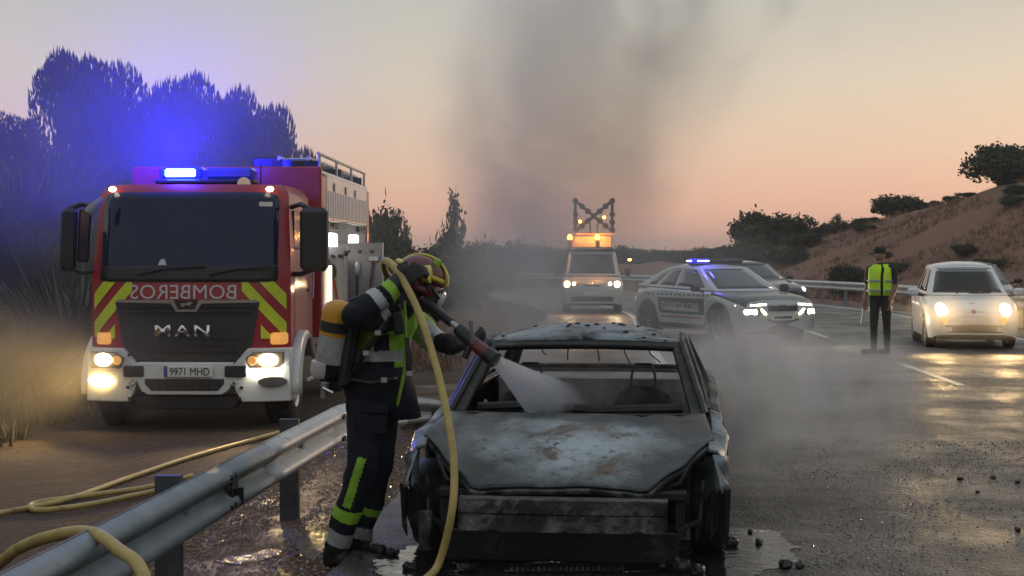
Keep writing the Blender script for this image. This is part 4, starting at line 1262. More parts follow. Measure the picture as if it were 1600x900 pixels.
MB().box((0, 2.35, 1.585), (.40, .22, .07), bev=.02).build('centre_housing', MT['black'], lb)
MB().box((-.36, 2.21, 1.592), (.28, .02, .026), bev=.008).build('flash_strip', MT['blue_white'], lb)
MB().box((-.605, 2.35, 1.592), (.02, .20, .026), bev=.008).build('flash_strip', MT['blue_white'], lb)
point('beacon_glow', po.root, (-.45, 2.0, 1.78), 10, (.10, .08, 1), .08)

# ---- road-support van with the lit arrow board
pV = W(925, 490, 44.0); pV.z = 0
va = Car('support_van', 'pale road service van with amber beacons and X shaped lamp board on its roof', (pV.x, pV.y, 0), R(-3), 4.3,
         [(0, .62), (.04, .74), (.12, .82), (.3, .87), (.8, .90), (4.0, .90), (4.3, .84)],
         [(0, .72), (.06, .80), (.3, .92), (.95, 1.06), (4.3, 1.12)],
         [(0, .62), (.2, .74), (.8, .92), (1.5, .98), (4.3, 1.04)],
         [(0, .27), (.2, .22), (4.3, .24)], [(.80, .31, .36), (3.5, .31, .36)], cat='van')
va.shell(MT['van']); va.underbody(.2, .5)
va.greenhouse((.78, .92, 1.06), (.66, 1.50, 1.72), (.84, 4.28, 1.08), (.70, 4.18, 1.74), [(.05, .36)], MT['van'], MT['glass'], MT['van'], crown=.04, bow=.10, arc=.02)
for x in (-.76, .76):
    for y in (.80, 3.5): va.wheel(x, y, .31, .2, MT['steel'])
for sg in (-1, 1):
    h = va.front_patch('headlight', rr_rect(sg * .66, .82, .34, .19, .05), MT['lamp_off'], .004)
    va.front_patch('bulb', disc(sg * .72, .82, .085), MT['head'], .016, parent=h)
    va.front_patch('bulb', disc(sg * .52, .83, .045), MT['head'], .014, parent=h)
    va.mirror(sg * 1.04, 1.12, 1.16, MT['black'], (.18, .12, .24))
    va.side_patch('lime_stripe', [(1.3, .45), (4.1, .45), (4.1, .95), (1.3, .95)], MT['van_lime'], sg, .004)
    spot('headlamp_beam', va.root, (sg * .66, -.15, .82), (0, -1, -.05), 30, (1, .78, .45), 60, .8, .08)
va.front_patch('grille', [(-.42, .86), (0, .80), (.42, .86), (.42, .80), (0, .70), (-.42, .80)], MT['grille'], .006, sub=3)
va.front_patch('lower_grille', rr_rect(0, .40, 1.2, .14, .03), MT['grille'], .006, sub=3)
va.front_patch('number_plate', rr_rect(0, .56, .52, .11, .01), MT['plate'], .012)
va.front_patch('emblem', [(0, .90), (.05, .835), (0, .77), (-.05, .835)], MT['chrome'], .014)
MB().box((1.10, 1.05, 1.52), (.10, .06, .07), bev=.02).build('mirror_indicator', MT['amber'], va.root)
MB().box((0, 2.5, 1.83), (1.30, 2.2, .06), bev=.02).build('roof_rack', MT['black'], va.root)
bx = MB().box((0, 2.6, 2.05), (1.20, 1.2, .34), bev=.03).build('roof_box', MT['van'], va.root)
for x, y in ((-.66, 1.75), (.16, 1.9)):
    b = MB().cyl((x, y, 1.88), (x, y, 2.12), .05, n=12).build('beacon_post', MT['black'], va.root)
    MB().lathe([(2.12, .075), (2.22, .07), (2.27, .04), (2.275, .002)], (x, y, 0), 'z', 16).build('amber_beacon', MT['amber'], b)
    point('beacon_glow', va.root, (x, y - .25, 2.22), 40, (1, .34, .05), .06)
MB().box((.1, 1.98, 2.285), (1.15, .14, .05), bev=.02).build('amber_bar', MT['amber_dim'], va.root)
ab = MB().box((-.06, 2.0, 2.42), (.05, .05, .34)).box((.16, 2.0, 2.42), (.05, .05, .34)).build('board_stand', MT['black'], va.root)
bd = MB()
x0, x1, z0, z1 = -.50, .60, 2.36, 3.28
for a, b in (((x0, z0), (x0, z1)), ((x1, z0), (x1, z1)), ((x0, z0), (x1, z1)), ((x0, z1), (x1, z0))):
    bd.cyl((a[0], 1.98, a[1]), (b[0], 1.98, b[1]), .045, n=8)
bdo = bd.build('lamp_board', MT['black'], va.root)
lampme = MB().lathe([(0, .001), (0, .085), (.10, .09), (.12, .07), (.121, .001)], (0, 0, 0), 'y', 14).mesh('board_lamp', MT['black'])
spots = [(x0, z1), (x1, z1)] + [(x, z0 + (z1 - z0) * k) for x in (x0, x1) for k in (.05, .30, .55)] + [(x0 + (x1 - x0) * k, z0 + (z1 - z0) * k) for k in (.18, .34, .5, .66, .82)] + [(x0 + (x1 - x0) * k, z1 - (z1 - z0) * k) for k in (.18, .34, .66, .82)]
for x, z in spots: link_mesh('board_lamp', lampme, bdo, (x, 1.90, z))
for x, z in ((x0 + .14, z0 + .30), (x1 - .24, z0 + .42)):
    MB().ball((x, 1.9, z), .05).build('pilot_light', MT['amber'], bdo)
# ------------------------------------------------------------------ the fire engine
pT = W(292, 450, 16.7)
TZ = -.27
tr = thing('fire_truck', 'red and white fire engine with flashing blue roof light and yellow chevrons', 'fire engine', (pT.x, pT.y, TZ), R(-1.5))
HWc = 1.10
def lean(z): return .0 if z < 1.62 else .17 * (z - 1.62) + .05 * max(0, z - 2.3)
def S(x, z): return lean(z) + .20 * (min(1.05, abs(x) / HWc)) ** 5
def fpatch(name, poly, mat_, off=.006, t=.02, parent=None, sub=4):
    pl = []
    for i in range(len(poly)):
        a, b = poly[i], poly[(i + 1) % len(poly)]
        for k in range(sub): pl.append((a[0] + (b[0] - a[0]) * k / sub, a[1] + (b[1] - a[1]) * k / sub))
    mb = MB(); mb.prism(pl, lambda u, v, d: (u, S(u, v) - off + d, v), t)
    return mb.build(name, mat_, parent or tr, 40)
def sheet(name, x0, x1, z0, z1, mat_, off=.006, nx=18, nz=10, rad=.08, parent=None):
    mb = MB()
    pts = [[(x0 + (x1 - x0) * i / nx, z0 + (z1 - z0) * j / nz) for j in range(nz + 1)] for i in range(nx + 1)]
    def rc(x, z):
        cx = min(max(x, x0 + rad), x1 - rad); cz = min(max(z, z0 + rad), z1 - rad)
        d = math.hypot(x - cx, z - cz)
        if d > rad: x, z = cx + (x - cx) * rad / d, cz + (z - cz) * rad / d
        return x, z
    vs = []
    for r_ in pts:
        for x, z in r_:
            x, z = rc(x, z); vs.append((x, S(x, z) - off, z))
    n = nz + 1
    mb.add(vs, [(i * n + j, (i + 1) * n + j, (i + 1) * n + j + 1, i * n + j + 1) for i in range(nx) for j in range(nz)])
    return solid(mb.build(name, mat_, parent or tr, 50), .02, -1)
# cab shell
secs = []
for z in (.88, 1.0, 1.3, 1.62, 1.9, 2.2, 2.45, 2.58, 2.65, 2.69):
    k = 1.0 if z < 1.7 else 1 - .05 * (z - 1.7)
    if z > 2.6: k -= (z - 2.6) * .7
    yb = 0.0 if z < 2.6 else (z - 2.6) * .8
    loop = [(x * k, S(x, z) + yb, z) for x in np.linspace(-HWc, HWc, 23)]
    loop += [(HWc * k, y, z) for y in (.45, .8, 1.2, 1.72)] + [(-HWc * k, y, z) for y in (1.72, 1.2, .8, .45)]
    secs.append(loop)
mb = MB(); mb.loft(secs, closed=True, cap=True)
mb.build('cab', MT['red'], tr, 40)
sheet('windscreen', -.97, .97, 1.66, 2.60, MT['screen'], .010, rad=.10)
sheet('wiper_panel', -.98, .98, 1.62, 1.80, MT['black'], .016, nz=4, rad=.04)
for x in (-.55, .25):
    MB().tube([(x, S(0, 1.7) - .05, 1.70), (x + .30, S(0, 1.84) - .04, 1.76), (x + .75, S(0, 1.8) - .03, 1.79)], .014, 6).build('wiper', MT['black'], tr)
MB().prism([(-.32, 1.80), (-.22, 1.80), (-.25, 1.87), (-.29, 1.86)], lambda u, v, d: (u, S(u, v) - .024 + d, v), .004).build('dash_paper', MT['letter'], tr)
fpatch('vignette_sticker', rr_rect(.83, 2.47, .14, .05, .01), MT['letter'], .013, .004)
text_mesh('lettering', 'BOMBEROS', .155, MT['letter'], lambda u, w: (u - .04, S(u, 1.5) - .012, 1.51 + w), tr, width=1.16, mirror=True)
# chevrons
def chev(sg, xa, xb, b):
    mb = MB(); top, bot = [], []
    for i in range(13):
        u = xa + (xb - xa) * i / 12
        c_ = b + (xb - u) * 1.12
        lo, hi = max(1.0, c_ - .085), min(1.645, c_ + .085)
        if hi - lo < .004: continue
        top.append((sg * u, S(u, hi) - .010, hi)); bot.append((sg * u, S(u, lo) - .010, lo))
    if len(top) < 2: return
    n = len(top)
    mb.add(top + bot, [(i, i + 1, n + i + 1, n + i) for i in range(n - 1)])
    solid(mb.build('chevron_stripe', MT['lime'], tr, 0), .004, -1)
for sg in (-1, 1):
    for b in (.78, 1.09, 1.40): chev(sg, .60 if b > 1 else .80, 1.06, b)
# grille
fpatch('grille', [(-.79, 1.40), (.79, 1.40), (.70, .92), (.52, .76), (-.52, .76), (-.70, .92)], MT['grille'], .022, .04)
for z in (.86, .93, 1.0, 1.28, 1.34):
    w = .50 + (z - .76) * .42
    fpatch('grille_bar', rr_rect(0, z, 2 * min(w, .76), .014, .005), MT['black'], .034, .012)
fpatch('chrome_strip', [(-.76, 1.425), (-.14, 1.425), (-.09, 1.32), (.09, 1.32), (.14, 1.425), (.76, 1.425), (.78, 1.395), (.17, 1.385), (.11, 1.295), (-.11, 1.295), (-.17, 1.385), (-.78, 1.395)], MT['chrome'], .036, .02)
fpatch('badge', [(-.13, 1.42), (.13, 1.42), (.09, 1.325), (-.09, 1.325)], MT['black'], .038, .01)
fpatch('badge_figure', [(-.075, 1.35), (-.05, 1.375), (-.065, 1.385), (-.03, 1.39), (.0, 1.385), (.025, 1.405), (.06, 1.402), (.07, 1.385), (.045, 1.378), (.05, 1.355), (.035, 1.355), (.02, 1.37), (-.015, 1.365), (-.03, 1.345), (-.045, 1.345), (-.04, 1.362)], MT['chrome'], .044, .006, sub=1)
text_mesh('lettering', 'MAN', .125, MT['chrome'], lambda u, w: (u - .04, -.05, 1.09 + w), tr, width=.60, extrude=.02, spacing=1.25, bold=.02)
# bumper
def bump(name, poly, y0, t, mat_=None, parent=None):
    pl = []
    for i in range(len(poly)):
        a, b = poly[i], poly[(i + 1) % len(poly)]
        for k in range(3): pl.append((a[0] + (b[0] - a[0]) * k / 3, a[1] + (b[1] - a[1]) * k / 3))
    mb = MB(); mb.prism(pl, lambda u, v, d: (u, y0 + .16 * (abs(u) / 1.1) ** 4 + d, v), t)
    return bevel(mb.build(name, mat_ or MT['white'], parent or tr, 30), .012)
for sg in (-1, 1):
    bump('bumper_corner', [(sg * u, v) for u, v in ((1.12, .90), (.68, .90), (.56, .76), (.50, .66), (.55, .44), (.62, .32), (1.12, .32))], -.12, .45)
bump('bumper_centre', [(-.52, .75), (.52, .75), (.56, .62), (.47, .44), (.40, .40), (-.40, .40), (-.47, .44), (-.56, .62)], -.14, .30)
bump('lower_valance', [(-.60, .38), (.60, .38), (.52, .24), (-.52, .24)], -.05, .25, MT['black'])
bump('bumper_intake', [(-.43, .575), (.43, .575), (.43, .52), (.36, .445), (-.36, .445), (-.43, .52)], -.155, .05, MT['grille'])
for k in range(9):
    x = -.36 + k * .09
    MB().box((x, -.158, .51), (.012, .012, .11)).build('intake_bar', MT['black'], tr)
for sg in (-1, 1):
    h = bump('headlight', [(sg * u, v) for u, v in ((1.06, .86), (.74, .86), (.66, .80), (.70, .68), (1.06, .68))], -.150, .06, MT['lamp_off'])
    bump('bulb', disc(sg * .90, .775, .10, .07), -.168, .03, MT['head'], h)
    bump('bulb', disc(sg * .735, .77, .05, .05), -.166, .03, MT['amber_dim'], h)
    if sg > 0: bump('light_strip', [(.68, .668), (1.0, .668), (1.06, .72), (1.075, .72), (1.02, .65), (.68, .65)], -.160, .02, MT['head_w'], h)
    f = bump('fog_lamp', disc(sg * .94, .54, .15, .055), -.150, .05, MT['fog'] if sg < 0 else MT['lamp_off'])
    b = bump('tow_cover', rr_rect(sg * .555, .655, .23, .12, .02), -.165, .05, MT['black'])
    MB().tube([(sg * .55, -.17, .57), (sg * .58, -.2, .53), (sg * .55, -.2, .50), (sg * .52, -.2, .53), (sg * .55, -.17, .57)], .012, 6).build('tow_ring', MT['steel'], tr)
    fpatch('indicator_lamp', rr_rect(sg * .93 + (.06 if sg > 0 else 0), 1.0, .17, .13, .03), MT['amber_dim'], .05, .06)
    m = MB().ball((sg * .93 + (.06 if sg > 0 else 0) , S(.93, 1.0) - .055, 1.0), (.05, .02, .045)); m.build('indicator_bulb', MT['amber_dim'], tr)
    MB().ball((sg * .87, S(.87, 2.6) - .03, 2.635), (.045, .03, .03)).build('marker_lamp', MT['marker'], tr)
    for bx_, bz in ((.60, .83), (.60, .36), (.62, .48)):
        MB().cyl((sg * bx_, -.15, bz), (sg * bx_, -.10, bz), .016, n=8).build('bolt', MT['black'], tr)
    spot('headlamp_beam', tr, (sg * .90, -.30, .775), (-.10 + .02 * sg, -1, -.07), 150, (1, .68, .30), 66, .8, .08)
spot('fog_beam', tr, (-.94, -.30, .54), (-.60, -1, -.05), 120, (1, .64, .18), 80, .7, .08)
pl_ = bump('number_plate', rr_rect(0.05, .655, .53, .125, .012), -.170, .02, MT['plate'])
bump('plate_band', [(-.215, .596), (-.175, .596), (-.175, .714), (-.215, .714)], -.174, .006, MT['plate_blue'], pl_)
text_mesh('lettering', '9971 MHD', .085, MT['black'], lambda u, w: (u + .065, -.176, .655 + w), pl_, width=.43, extrude=.003)
# mirrors
for sg in (-1, 1):
    if sg < 0:
        m = MB().box((-1.33, .12, 2.08), (.17, .16, .70), rot=(0, .04, .5), bev=.05).build('mirror_housing', MT['black'], tr)
        MB().box((-1.17, .16, 2.12), (.13, .05, .58), rot=(0, .05, .2), bev=.02).build('mirror_glass', MT['glass'], m)
        MB().tube([(-1.08, .25, 2.44), (-1.2, .16, 2.47), (-1.36, .12, 2.40)], .028, 8).build('mirror_arm', MT['black'], m)
        MB().tube([(-1.08, .25, 1.74), (-1.2, .16, 1.72), (-1.33, .12, 1.78)], .028, 8).build('mirror_arm', MT['black'], m)
        MB().tube([(-.93, .02, 2.52), (-1.03, -.06, 2.40), (-1.06, -.08, 2.36)], [.03, .06, .05], 10).build('kerb_mirror', MT['grey_panel'], m)
    else:
        m = MB().box((1.36, .20, 2.08), (.32, .15, .70), rot=(0, 0, -.25), bev=.05).build('mirror_housing', MT['black'], tr)
        MB().tube([(1.08, .35, 2.44), (1.2, .25, 2.47), (1.34, .2, 2.40)], .028, 8).build('mirror_arm', MT['black'], m)
        MB().tube([(1.08, .40, 1.70), (1.2, .27, 1.70), (1.36, .2, 1.76)], .028, 8).build('mirror_arm', MT['black'], m)
# cab door on the visible side
for sg in (1, -1):
    MB().box((sg * 1.07, .92, 2.08), (.03, .78, .66), bev=.01).build('side_window', MT['glass'], tr)
    dr = MB().box((sg * 1.095, .95, 1.30), (.02, 1.02, .86), bev=.008).build('door', MT['red'], tr)
    MB().box((sg * 1.11, 1.35, 1.5), (.02, .16, .04), bev=.008).build('door_handle', MT['black'], dr)
    MB().tube([(sg * 1.13, 1.55, 1.4), (sg * 1.15, 1.55, 2.3)], .014, 8).build('grab_rail', MT['alu'], tr)
# wheel arch and wheels
def truck_wheel(x, y):
    r, w = .46, .30
    sg = 1 if x > 0 else -1
    wh = link_mesh('wheel', MB().lathe([(-w / 2, r * .58), (-w / 2, r * .92), (-w * .4, r), (w * .4, r), (w / 2, r * .92), (w / 2, r * .58)], (0, 0, 0), 'x', 36, close=True).mesh('wheel', MT['tyre'], 40), tr, (x, y, r))
    MB().lathe([(sg * w * .5, r * .60), (sg * w * .42, r * .5), (sg * w * .1, r * .45), (sg * w * .1, r * .22), (sg * w * .35, r * .2), (sg * w * .35, .001)], (0, 0, 0), 'x', 28).build('rim', MT['alu'], wh, 30)
    tb = MB()
    for k in range(36):
        a = 2 * math.pi * k / 36
        for q in (-1, 1): tb.box((q * w * .24, r * math.cos(a) * 1.0, r * math.sin(a) * 1.0), (w * .36, .03, .022), rot=(a - math.pi / 2 + math.pi, 0, 0))
    tg = tb.build('tread', MT['tyre'], wh); tg['kind'] = 'stuff'
    return wh
for x in (-.93, .93):
    truck_wheel(x, .72); truck_wheel(x, 4.75)
for sg in (-1, 1):
    th = np.linspace(R(-8), R(150), 15)
    secs = []
    for xx in (1.02, 1.16, 1.18): secs.append([(sg * xx, .72 - (.56 if xx < 1.17 else .51) * math.cos(a), .46 + (.56 if xx < 1.17 else .51) * math.sin(a)) for a in th])
    solid(MB().loft(secs).build('wheel_arch', MT['white'], tr, 30), .05, 1)
    for k in range(2):
        MB().box((sg * 1.0, 1.45, .45 + .32 * k), (.25, .5, .05), bev=.01).build('step', MT['alu'], tr)
MB().box((0, 3.6, .72), (.9, 6.4, .26)).build('chassis', MT['black'], tr)
MB().box((0, .75, .62), (1.5, .16, .16)).build('front_axle', MT['black'], tr)
# body behind the cab
BW = 1.16
mb = MB()
mb.box((0, 2.10, 1.95), (2 * BW, .10, 2.08), bev=.02)
mb.box((BW - .05, 2.33, 1.9), (.10, .46, 1.98), bev=.015)
mb.box((-BW + .05, 4.5, 1.9), (.10, 4.8, 1.98), bev=.015)
mb.box((BW - .05, 6.78, 1.9), (.10, .24, 1.98), bev=.015)
mb.box((0, 6.88, 1.9), (2 * BW, .08, 1.98), bev=.015)
mb.build('body_shell', MT['red'], tr, 30)
MB().box((0, 4.5, 1.02), (2 * BW - .1, 4.7, .22)).build('body_floor', MT['black'], tr)
MB().box((0, 4.5, 2.93), (2 * BW - .04, 4.8, .06), bev=.02).build('body_roof', MT['alu'], tr)
MB().box((.45, 4.5, 1.95), (.04, 4.3, 1.9)).build('locker_back', MT['grey_panel'], tr)
up = MB().box((BW - .03, 4.55, 2.63), (.07, 4.1, .56), bev=.012).build('upper_panel', MT['white'], tr)
for k in range(26):
    MB().box((BW + .008, 2.62 + k * .155, 2.55), (.012, .05, .34)).build('shutter_slat', MT['white'], up)
for y in (3.1, 4.2, 5.2):
    MB().cyl((BW + .0, y, 2.78), (BW + .018, y, 2.78), .055, n=14).build('panel_lamp', MT['black'], up)
for y in (2.95, 3.12, 3.29, 5.5, 5.8, 6.1):
    MB().cyl((BW - .02, y, 2.28), (BW + .04, y, 2.28), .05, n=10).build('hinge_cap', MT['black'], up)
for y, hh in ((3.62, .20), (5.85, .22), (2.75, .2)):
    MB().box((BW - .10, y, 2.10), (.10, .42, hh), bev=.02).build('work_lamp', MT['strip_w'], tr)
MB().box((BW + .02, 2.60, 1.42), (.05, .05, .72), bev=.01).build('light_strip', MT['strip'], tr)
point('locker_glow', tr, (.85, 3.4, 2.0), 6, (1, .9, .65), .1)
point('locker_glow', tr, (.85, 5.6, 2.0), 6, (1, .9, .75), .1)
for y in (2.64, 4.55, 6.6):
    MB().box((.8, y, 1.75), (.68, .03, 1.25)).build('partition', MT['grey_panel'], tr)
for z in (1.45, 1.85):
    MB().box((.8, 3.6, z), (.68, 1.85, .025)).build('shelf', MT['alu'], tr)
# pull-out tool boards
for (xa, xb, y, z0, z1, nm, mt) in ((.98, 1.36, 2.95, .98, 2.02, 'tool_board', MT['grey_panel']), (1.02, 1.66, 4.40, .95, 2.08, 'tool_board', MT['grey_panel'])):
    tb = MB().box(((xa + xb) / 2, y, (z0 + z1) / 2), (xb - xa, .03, z1 - z0), bev=.008).build(nm, mt, tr)
    MB().box((xb - .008, y - .018, (z0 + z1) / 2), (.016, .02, z1 - z0)).build('edge_strip', MT['alu'], tb)
    for zz in (z0 + .14, z1 - .12):
        for q in (.25, .5, .75): MB().box((xa + (xb - xa) * q, y - .03, zz), (.05, .035, .04), bev=.006).build('clip', MT['black'], tb)
def tool(name, label, pts_, r, mt, extra=None):
    t = thing(name, label, 'tool', tr.matrix_world @ Vector((0, 0, 0)))
    t.location = tr.location; t.rotation_euler = tr.rotation_euler
    MB().tube(pts_, r, 8).build('handle', MT[mt], t)
    return t
y1, y2 = 2.90, 4.345
t = tool('bolt_cutter', 'red handled bolt cutter clipped on the pale tool board', [(1.08, y1, 1.08), (1.13, y1, 1.45), (1.16, y1, 1.62)], .013, 'red')
MB().tube([(1.26, y1, 1.08), (1.21, y1, 1.45), (1.18, y1, 1.62)], .013, 8).build('handle', MT['red'], t)
MB().ball((1.17, y1, 1.70), (.05, .02, .10)).build('jaw', MT['black'], t)
t = tool('pry_bar', 'long thin steel pry bar hanging on the pale tool board edge', [(1.34, y1, 1.12), (1.34, y1, 1.9)], .012, 'steel')
MB().ball((1.34, y1, 1.93), (.035, .02, .04)).build('claw', MT['black'], t)
t = tool('shovel', 'dark shovel hanging upright on the grey tool board', [(1.30, y2, 1.05), (1.30, y2, 1.65)], .015, 'black')
MB().ball((1.30, y2, 1.72), (.05, .015, .11)).build('blade', MT['steel'], t)
t = tool('fire_axe', 'slanting dark red axe hanging on the grey tool board', [(1.44, y2, 1.05), (1.52, y2, 1.85)], .015, 'nozzle_r')
MB().box((1.53, y2, 1.86), (.15, .025, .07), bev=.01).build('blade', MT['steel'], t)
# roof gear
ld = MB()
for x in (.98, .62): ld.tube([(x, 2.2, 3.10), (x, 6.8, 3.10)], .028, 8)
lo = ld.build('roof_ladder', MT['alu'], tr)
rung = MB().cyl((.62, 0, 3.10), (.98, 0, 3.10), .016, n=8).mesh('rung', MT['alu'])
for k in range(15): link_mesh('rung', rung, lo, (0, 2.4 + k * .3, 0))
for y in (2.4, 4.3, 6.5):
    MB().box((.8, y, 3.02), (.6, .06, .12), bev=.01).build('ladder_bracket', MT['black'], tr)
MB().tube([(1.10, 2.2, 3.16), (1.10, 6.9, 3.16)], .022, 8).build('roof_rail', MT['alu'], tr)
for y in (2.3, 3.8, 5.3, 6.8):
    MB().tube([(1.10, y, 2.95), (1.10, y, 3.16)], .018, 8).build('rail_post', MT['alu'], tr)
MB().box((.45, 3.2, 3.06), (.5, 1.2, .18), bev=.03).build('roof_locker', MT['black'], tr)
MB().cyl((.72, 2.15, 2.96), (.72, 2.15, 3.08), .05, n=14).build('rear_beacon', MT['blue_bar'], tr)
# cab roof light bar
lbar = MB().box((.06, .75, 2.74), (1.12, .34, .05), bev=.015).build('light_bar', MT['black'], tr)
MB().box((-.21, .75, 2.835), (.50, .30, .14), bev=.035).build('blue_lens', MT['blue_bar'], lbar)
MB().box((.335, .75, 2.83), (.54, .30, .13), bev=.03).build('blue_lens', MT['blue_dim'], lbar)
MB().box((-.21, .59, 2.835), (.34, .03, .085), bev=.03).build('flash_module', MT['blue_lit'], lbar)
for sg in (-1, 1): MB().cyl((.06 + sg * .48, .75, 2.68), (.06 + sg * .48, .75, 2.73), .03, n=8).build('bar_foot', MT['black'], lbar)
MB().tube([(.62, 1.0, 2.68), (.62, 1.0, 2.95)], .008, 6).build('antenna', MT['black'], tr)
MB().cyl((.55, .55, 2.70), (.55, .38, 2.70), .06, .075, 14).build('air_horn', MT['chrome'], tr)
spot('beacon_glow', tr, (-.21, .30, 2.98), (-.55, .75, .75), 1500, (.015, .008, 1), 140, .5, .12)
spot('beacon_glow', tr, (-.21, .45, 3.02), (0, -.7, 1), 600, (.015, .008, 1), 150, .6, .12)
point('beacon_glow', tr, (-.21, .40, 3.05), 90, (.03, .02, 1), .12)
# ------------------------------------------------------------------ the burnt car
CB, CK = MT['char_body'], MT['char_black']
wk = Car('burnt_car', 'burnt out car shell without glass, scorched grey bonnet, steaming on the shoulder', (.22, 7.7, 0), R(-6.8), 4.10,
         [(0, .62), (.3, .78), (.5, .84), (.9, .875), (1.5, .865), (3.0, .865), (3.6, .83), (4.0, .74), (4.1, .62)],
         [(0, .42), (.3, .47), (.5, .61), (.9, .66), (1.35, .73), (1.9, .77), (3.4, .83), (3.9, .84), (4.1, .74)],
         [(0, .40), (.3, .44), (.46, .585), (.9, .635), (1.35, .70), (1.9, .74), (3.4, .80), (4.1, .68)],
         [(0, .20), (.35, .20), (.6, .16), (4.0, .18), (4.1, .3)], [(.86, .26, .345), (3.30, .26, .345)], cat='burnt car')
wk.root.location = (.22, 7.7, 0)
# side shells: fenders and doors from the headlamp openings back (no bonnet, no cabin)
ys = [y for y in wk.stations() if y >= .50]
for sg in (-1, 1):
    secs = []
    for y in ys:
        q = wk.sec(y)[:6]
        jag = .012 * noise.noise(Vector((y * 9, sg, 0)))
        dn = .012 * noise.noise(Vector((y * 3, sg * 4, 1)))
        secs.append([(sg * (x + dn * (k / 5)), y, z + (jag if k == 0 else 0)) for k, (x, z) in enumerate(q)])
    i1 = next(i for i, y in enumerate(ys) if y > 1.36); i2 = next(i for i, y in enumerate(ys) if y > 2.55); i3 = next(i for i, y in enumerate(ys) if y > 3.0)
    for nm, a, b in (('front_wing', 0, i1), ('door', i1, i2), ('rear_quarter', i2, len(ys) - 1)):
        mb = MB(); mb.loft(secs[a:b + 1])
        solid(mb.build(nm, MT['char_sheen'] if nm == 'front_wing' else CB, wk.root, 40), .022, 0)
# ragged scorched flap at the front of each wing
for sg in (-1, 1):
    mb = MB(); secs = []
    for k, z in enumerate(np.linspace(.585, .40, 6)):
        secs.append([(sg * (.79 + .05 * k / 5), .45 - .02 * k, z + .0), (sg * (.845 + .02 * math.sin(k * 2)), .50, z - .015), (sg * (.87 + .008 * math.sin(k * 3.1)), .58, z - .02 - .01 * (k % 2))])
    mb.loft(secs)
    solid(mb.build('wing_corner', MT['char_sheen'], wk.root, 60), .012, 0)
# bonnet
def hood(u, v):
    au = abs(u)
    x = u * (.795 + (.75 - .795) * v)
    fx = au * .795
    if fx < .47: yf, zf = .22, .425
    else:
        k = (fx - .47) / (.795 - .47); yf, zf = .22 + .48 * k ** .9, .425 + .205 * k ** .9
    yr = 1.34 - .07 * (1 - u * u)
    y = yf + (yr - yf) * v
    zr = .705 + .012 * (1 - u * u)
    z = zf + (zr - zf) * (v ** .92) + .05 * math.sin(math.pi * min(1, v * 1.02)) * (1 - au ** 3) * .8
    z += .010 * noise.noise(Vector((x * 4, y * 4, 0))) + .016 * noise.noise(Vector((x * 1.8, y * 1.8, 4)))
    z -= .020 * math.exp(-((au - .80) / .07) ** 2) * (1 - v * .4)
    z -= .010 * math.exp(-((au - .52) / .05) ** 2)
    if v > .93: z -= (v - .93) * .5
    return Vector((x, y, z))
mb = MB(); nu, nv = 72, 44
us_ = [-1 + 2 * i / nu for i in range(nu + 1)]; vs_ = [j / nv for j in range(nv + 1)]
mb.add([hood(u, v) for u in us_ for v in vs_], [(i * (nv + 1) + j, (i + 1) * (nv + 1) + j, (i + 1) * (nv + 1) + j + 1, i * (nv + 1) + j + 1) for i in range(nu) for j in range(nv)])
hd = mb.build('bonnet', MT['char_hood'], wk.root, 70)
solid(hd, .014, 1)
tag(hd, 'scorched bonnet with burnt patches and a painted pale grey sheen')
mb = MB(); mb.tube([hood(u, 0) + Vector((0, .006, -.018)) for u in np.linspace(-.98, .98, 50)], .016, 6); mb.build('bonnet_lip', MT['char_beam'], hd)
e = hood(.0, .44)
mb = MB(); mb.lathe([(.0, .058), (.006, .055), (.006, .046), (.001, .042), (.001, .001)], (0, 0, 0), 'z', 20)
mb.map(lambda p: hood(-.01 + p.x / .78, .44 + p.y / 1.1) + Vector((0, 0, p.z + .002)))
mb.build('emblem_recess', CK, hd)
for u, v in ((-.24, .86), (.22, .87), (-.62, .30), (.42, .06), (.0, .05)):
    c = hood(u, v); MB().cyl(c + Vector((0, 0, -.002)), c + Vector((0, 0, .004)), .012, n=8).build('washer_jet', CK, hd)
# cowl, dashboard, firewall
mb = MB(); secs = []
for u in np.linspace(-1, 1, 21):
    h = hood(u, 1.0); secs.append([h + Vector((0, .0, -.03)), h + Vector((0, .05, -.01)), Vector((u * .735, h.y + .12, .685)), Vector((u * .73, h.y + .16, .60))])
mb.loft(secs); solid(mb.build('cowl', CK, wk.root, 40), .01, 0)
mb = MB(); mb.box((0, 1.60, .58), (1.40, .26, .20), bev=.06); mb.box((0, 1.42, .42), (1.5, .02, .46)); mb.build('firewall', CK, wk.root)
mb = MB(); mb.tube([(-.62, 1.62, .70), (-.3, 1.58, .72), (.1, 1.6, .69), (.62, 1.6, .71)], .035, 8); mb.tube([(-.36, 1.62, .70), (-.37, 1.80, .78)], .03, 8)
mb.build('dashboard_frame', CK, wk.root)
MB().box((0, 2.55, .20), (1.56, 2.4, .05)).build('cabin_floor', CK, wk.root)
# roof and pillars
wk.greenhouse((.755, 1.38, .70), (.610, 2.02, 1.085), (.72, 3.74, .78), (.56, 3.12, 1.065), [(.05, .50), (.56, .88)], CK, None, MT['char_sheen'], crown=.055, bow=.10, roof_name='roof', glass=False, thick=.035, fw=(.050, .950, .02, .93), rw=(.055, .945, .06, .86), arc=.035, bows=.055)
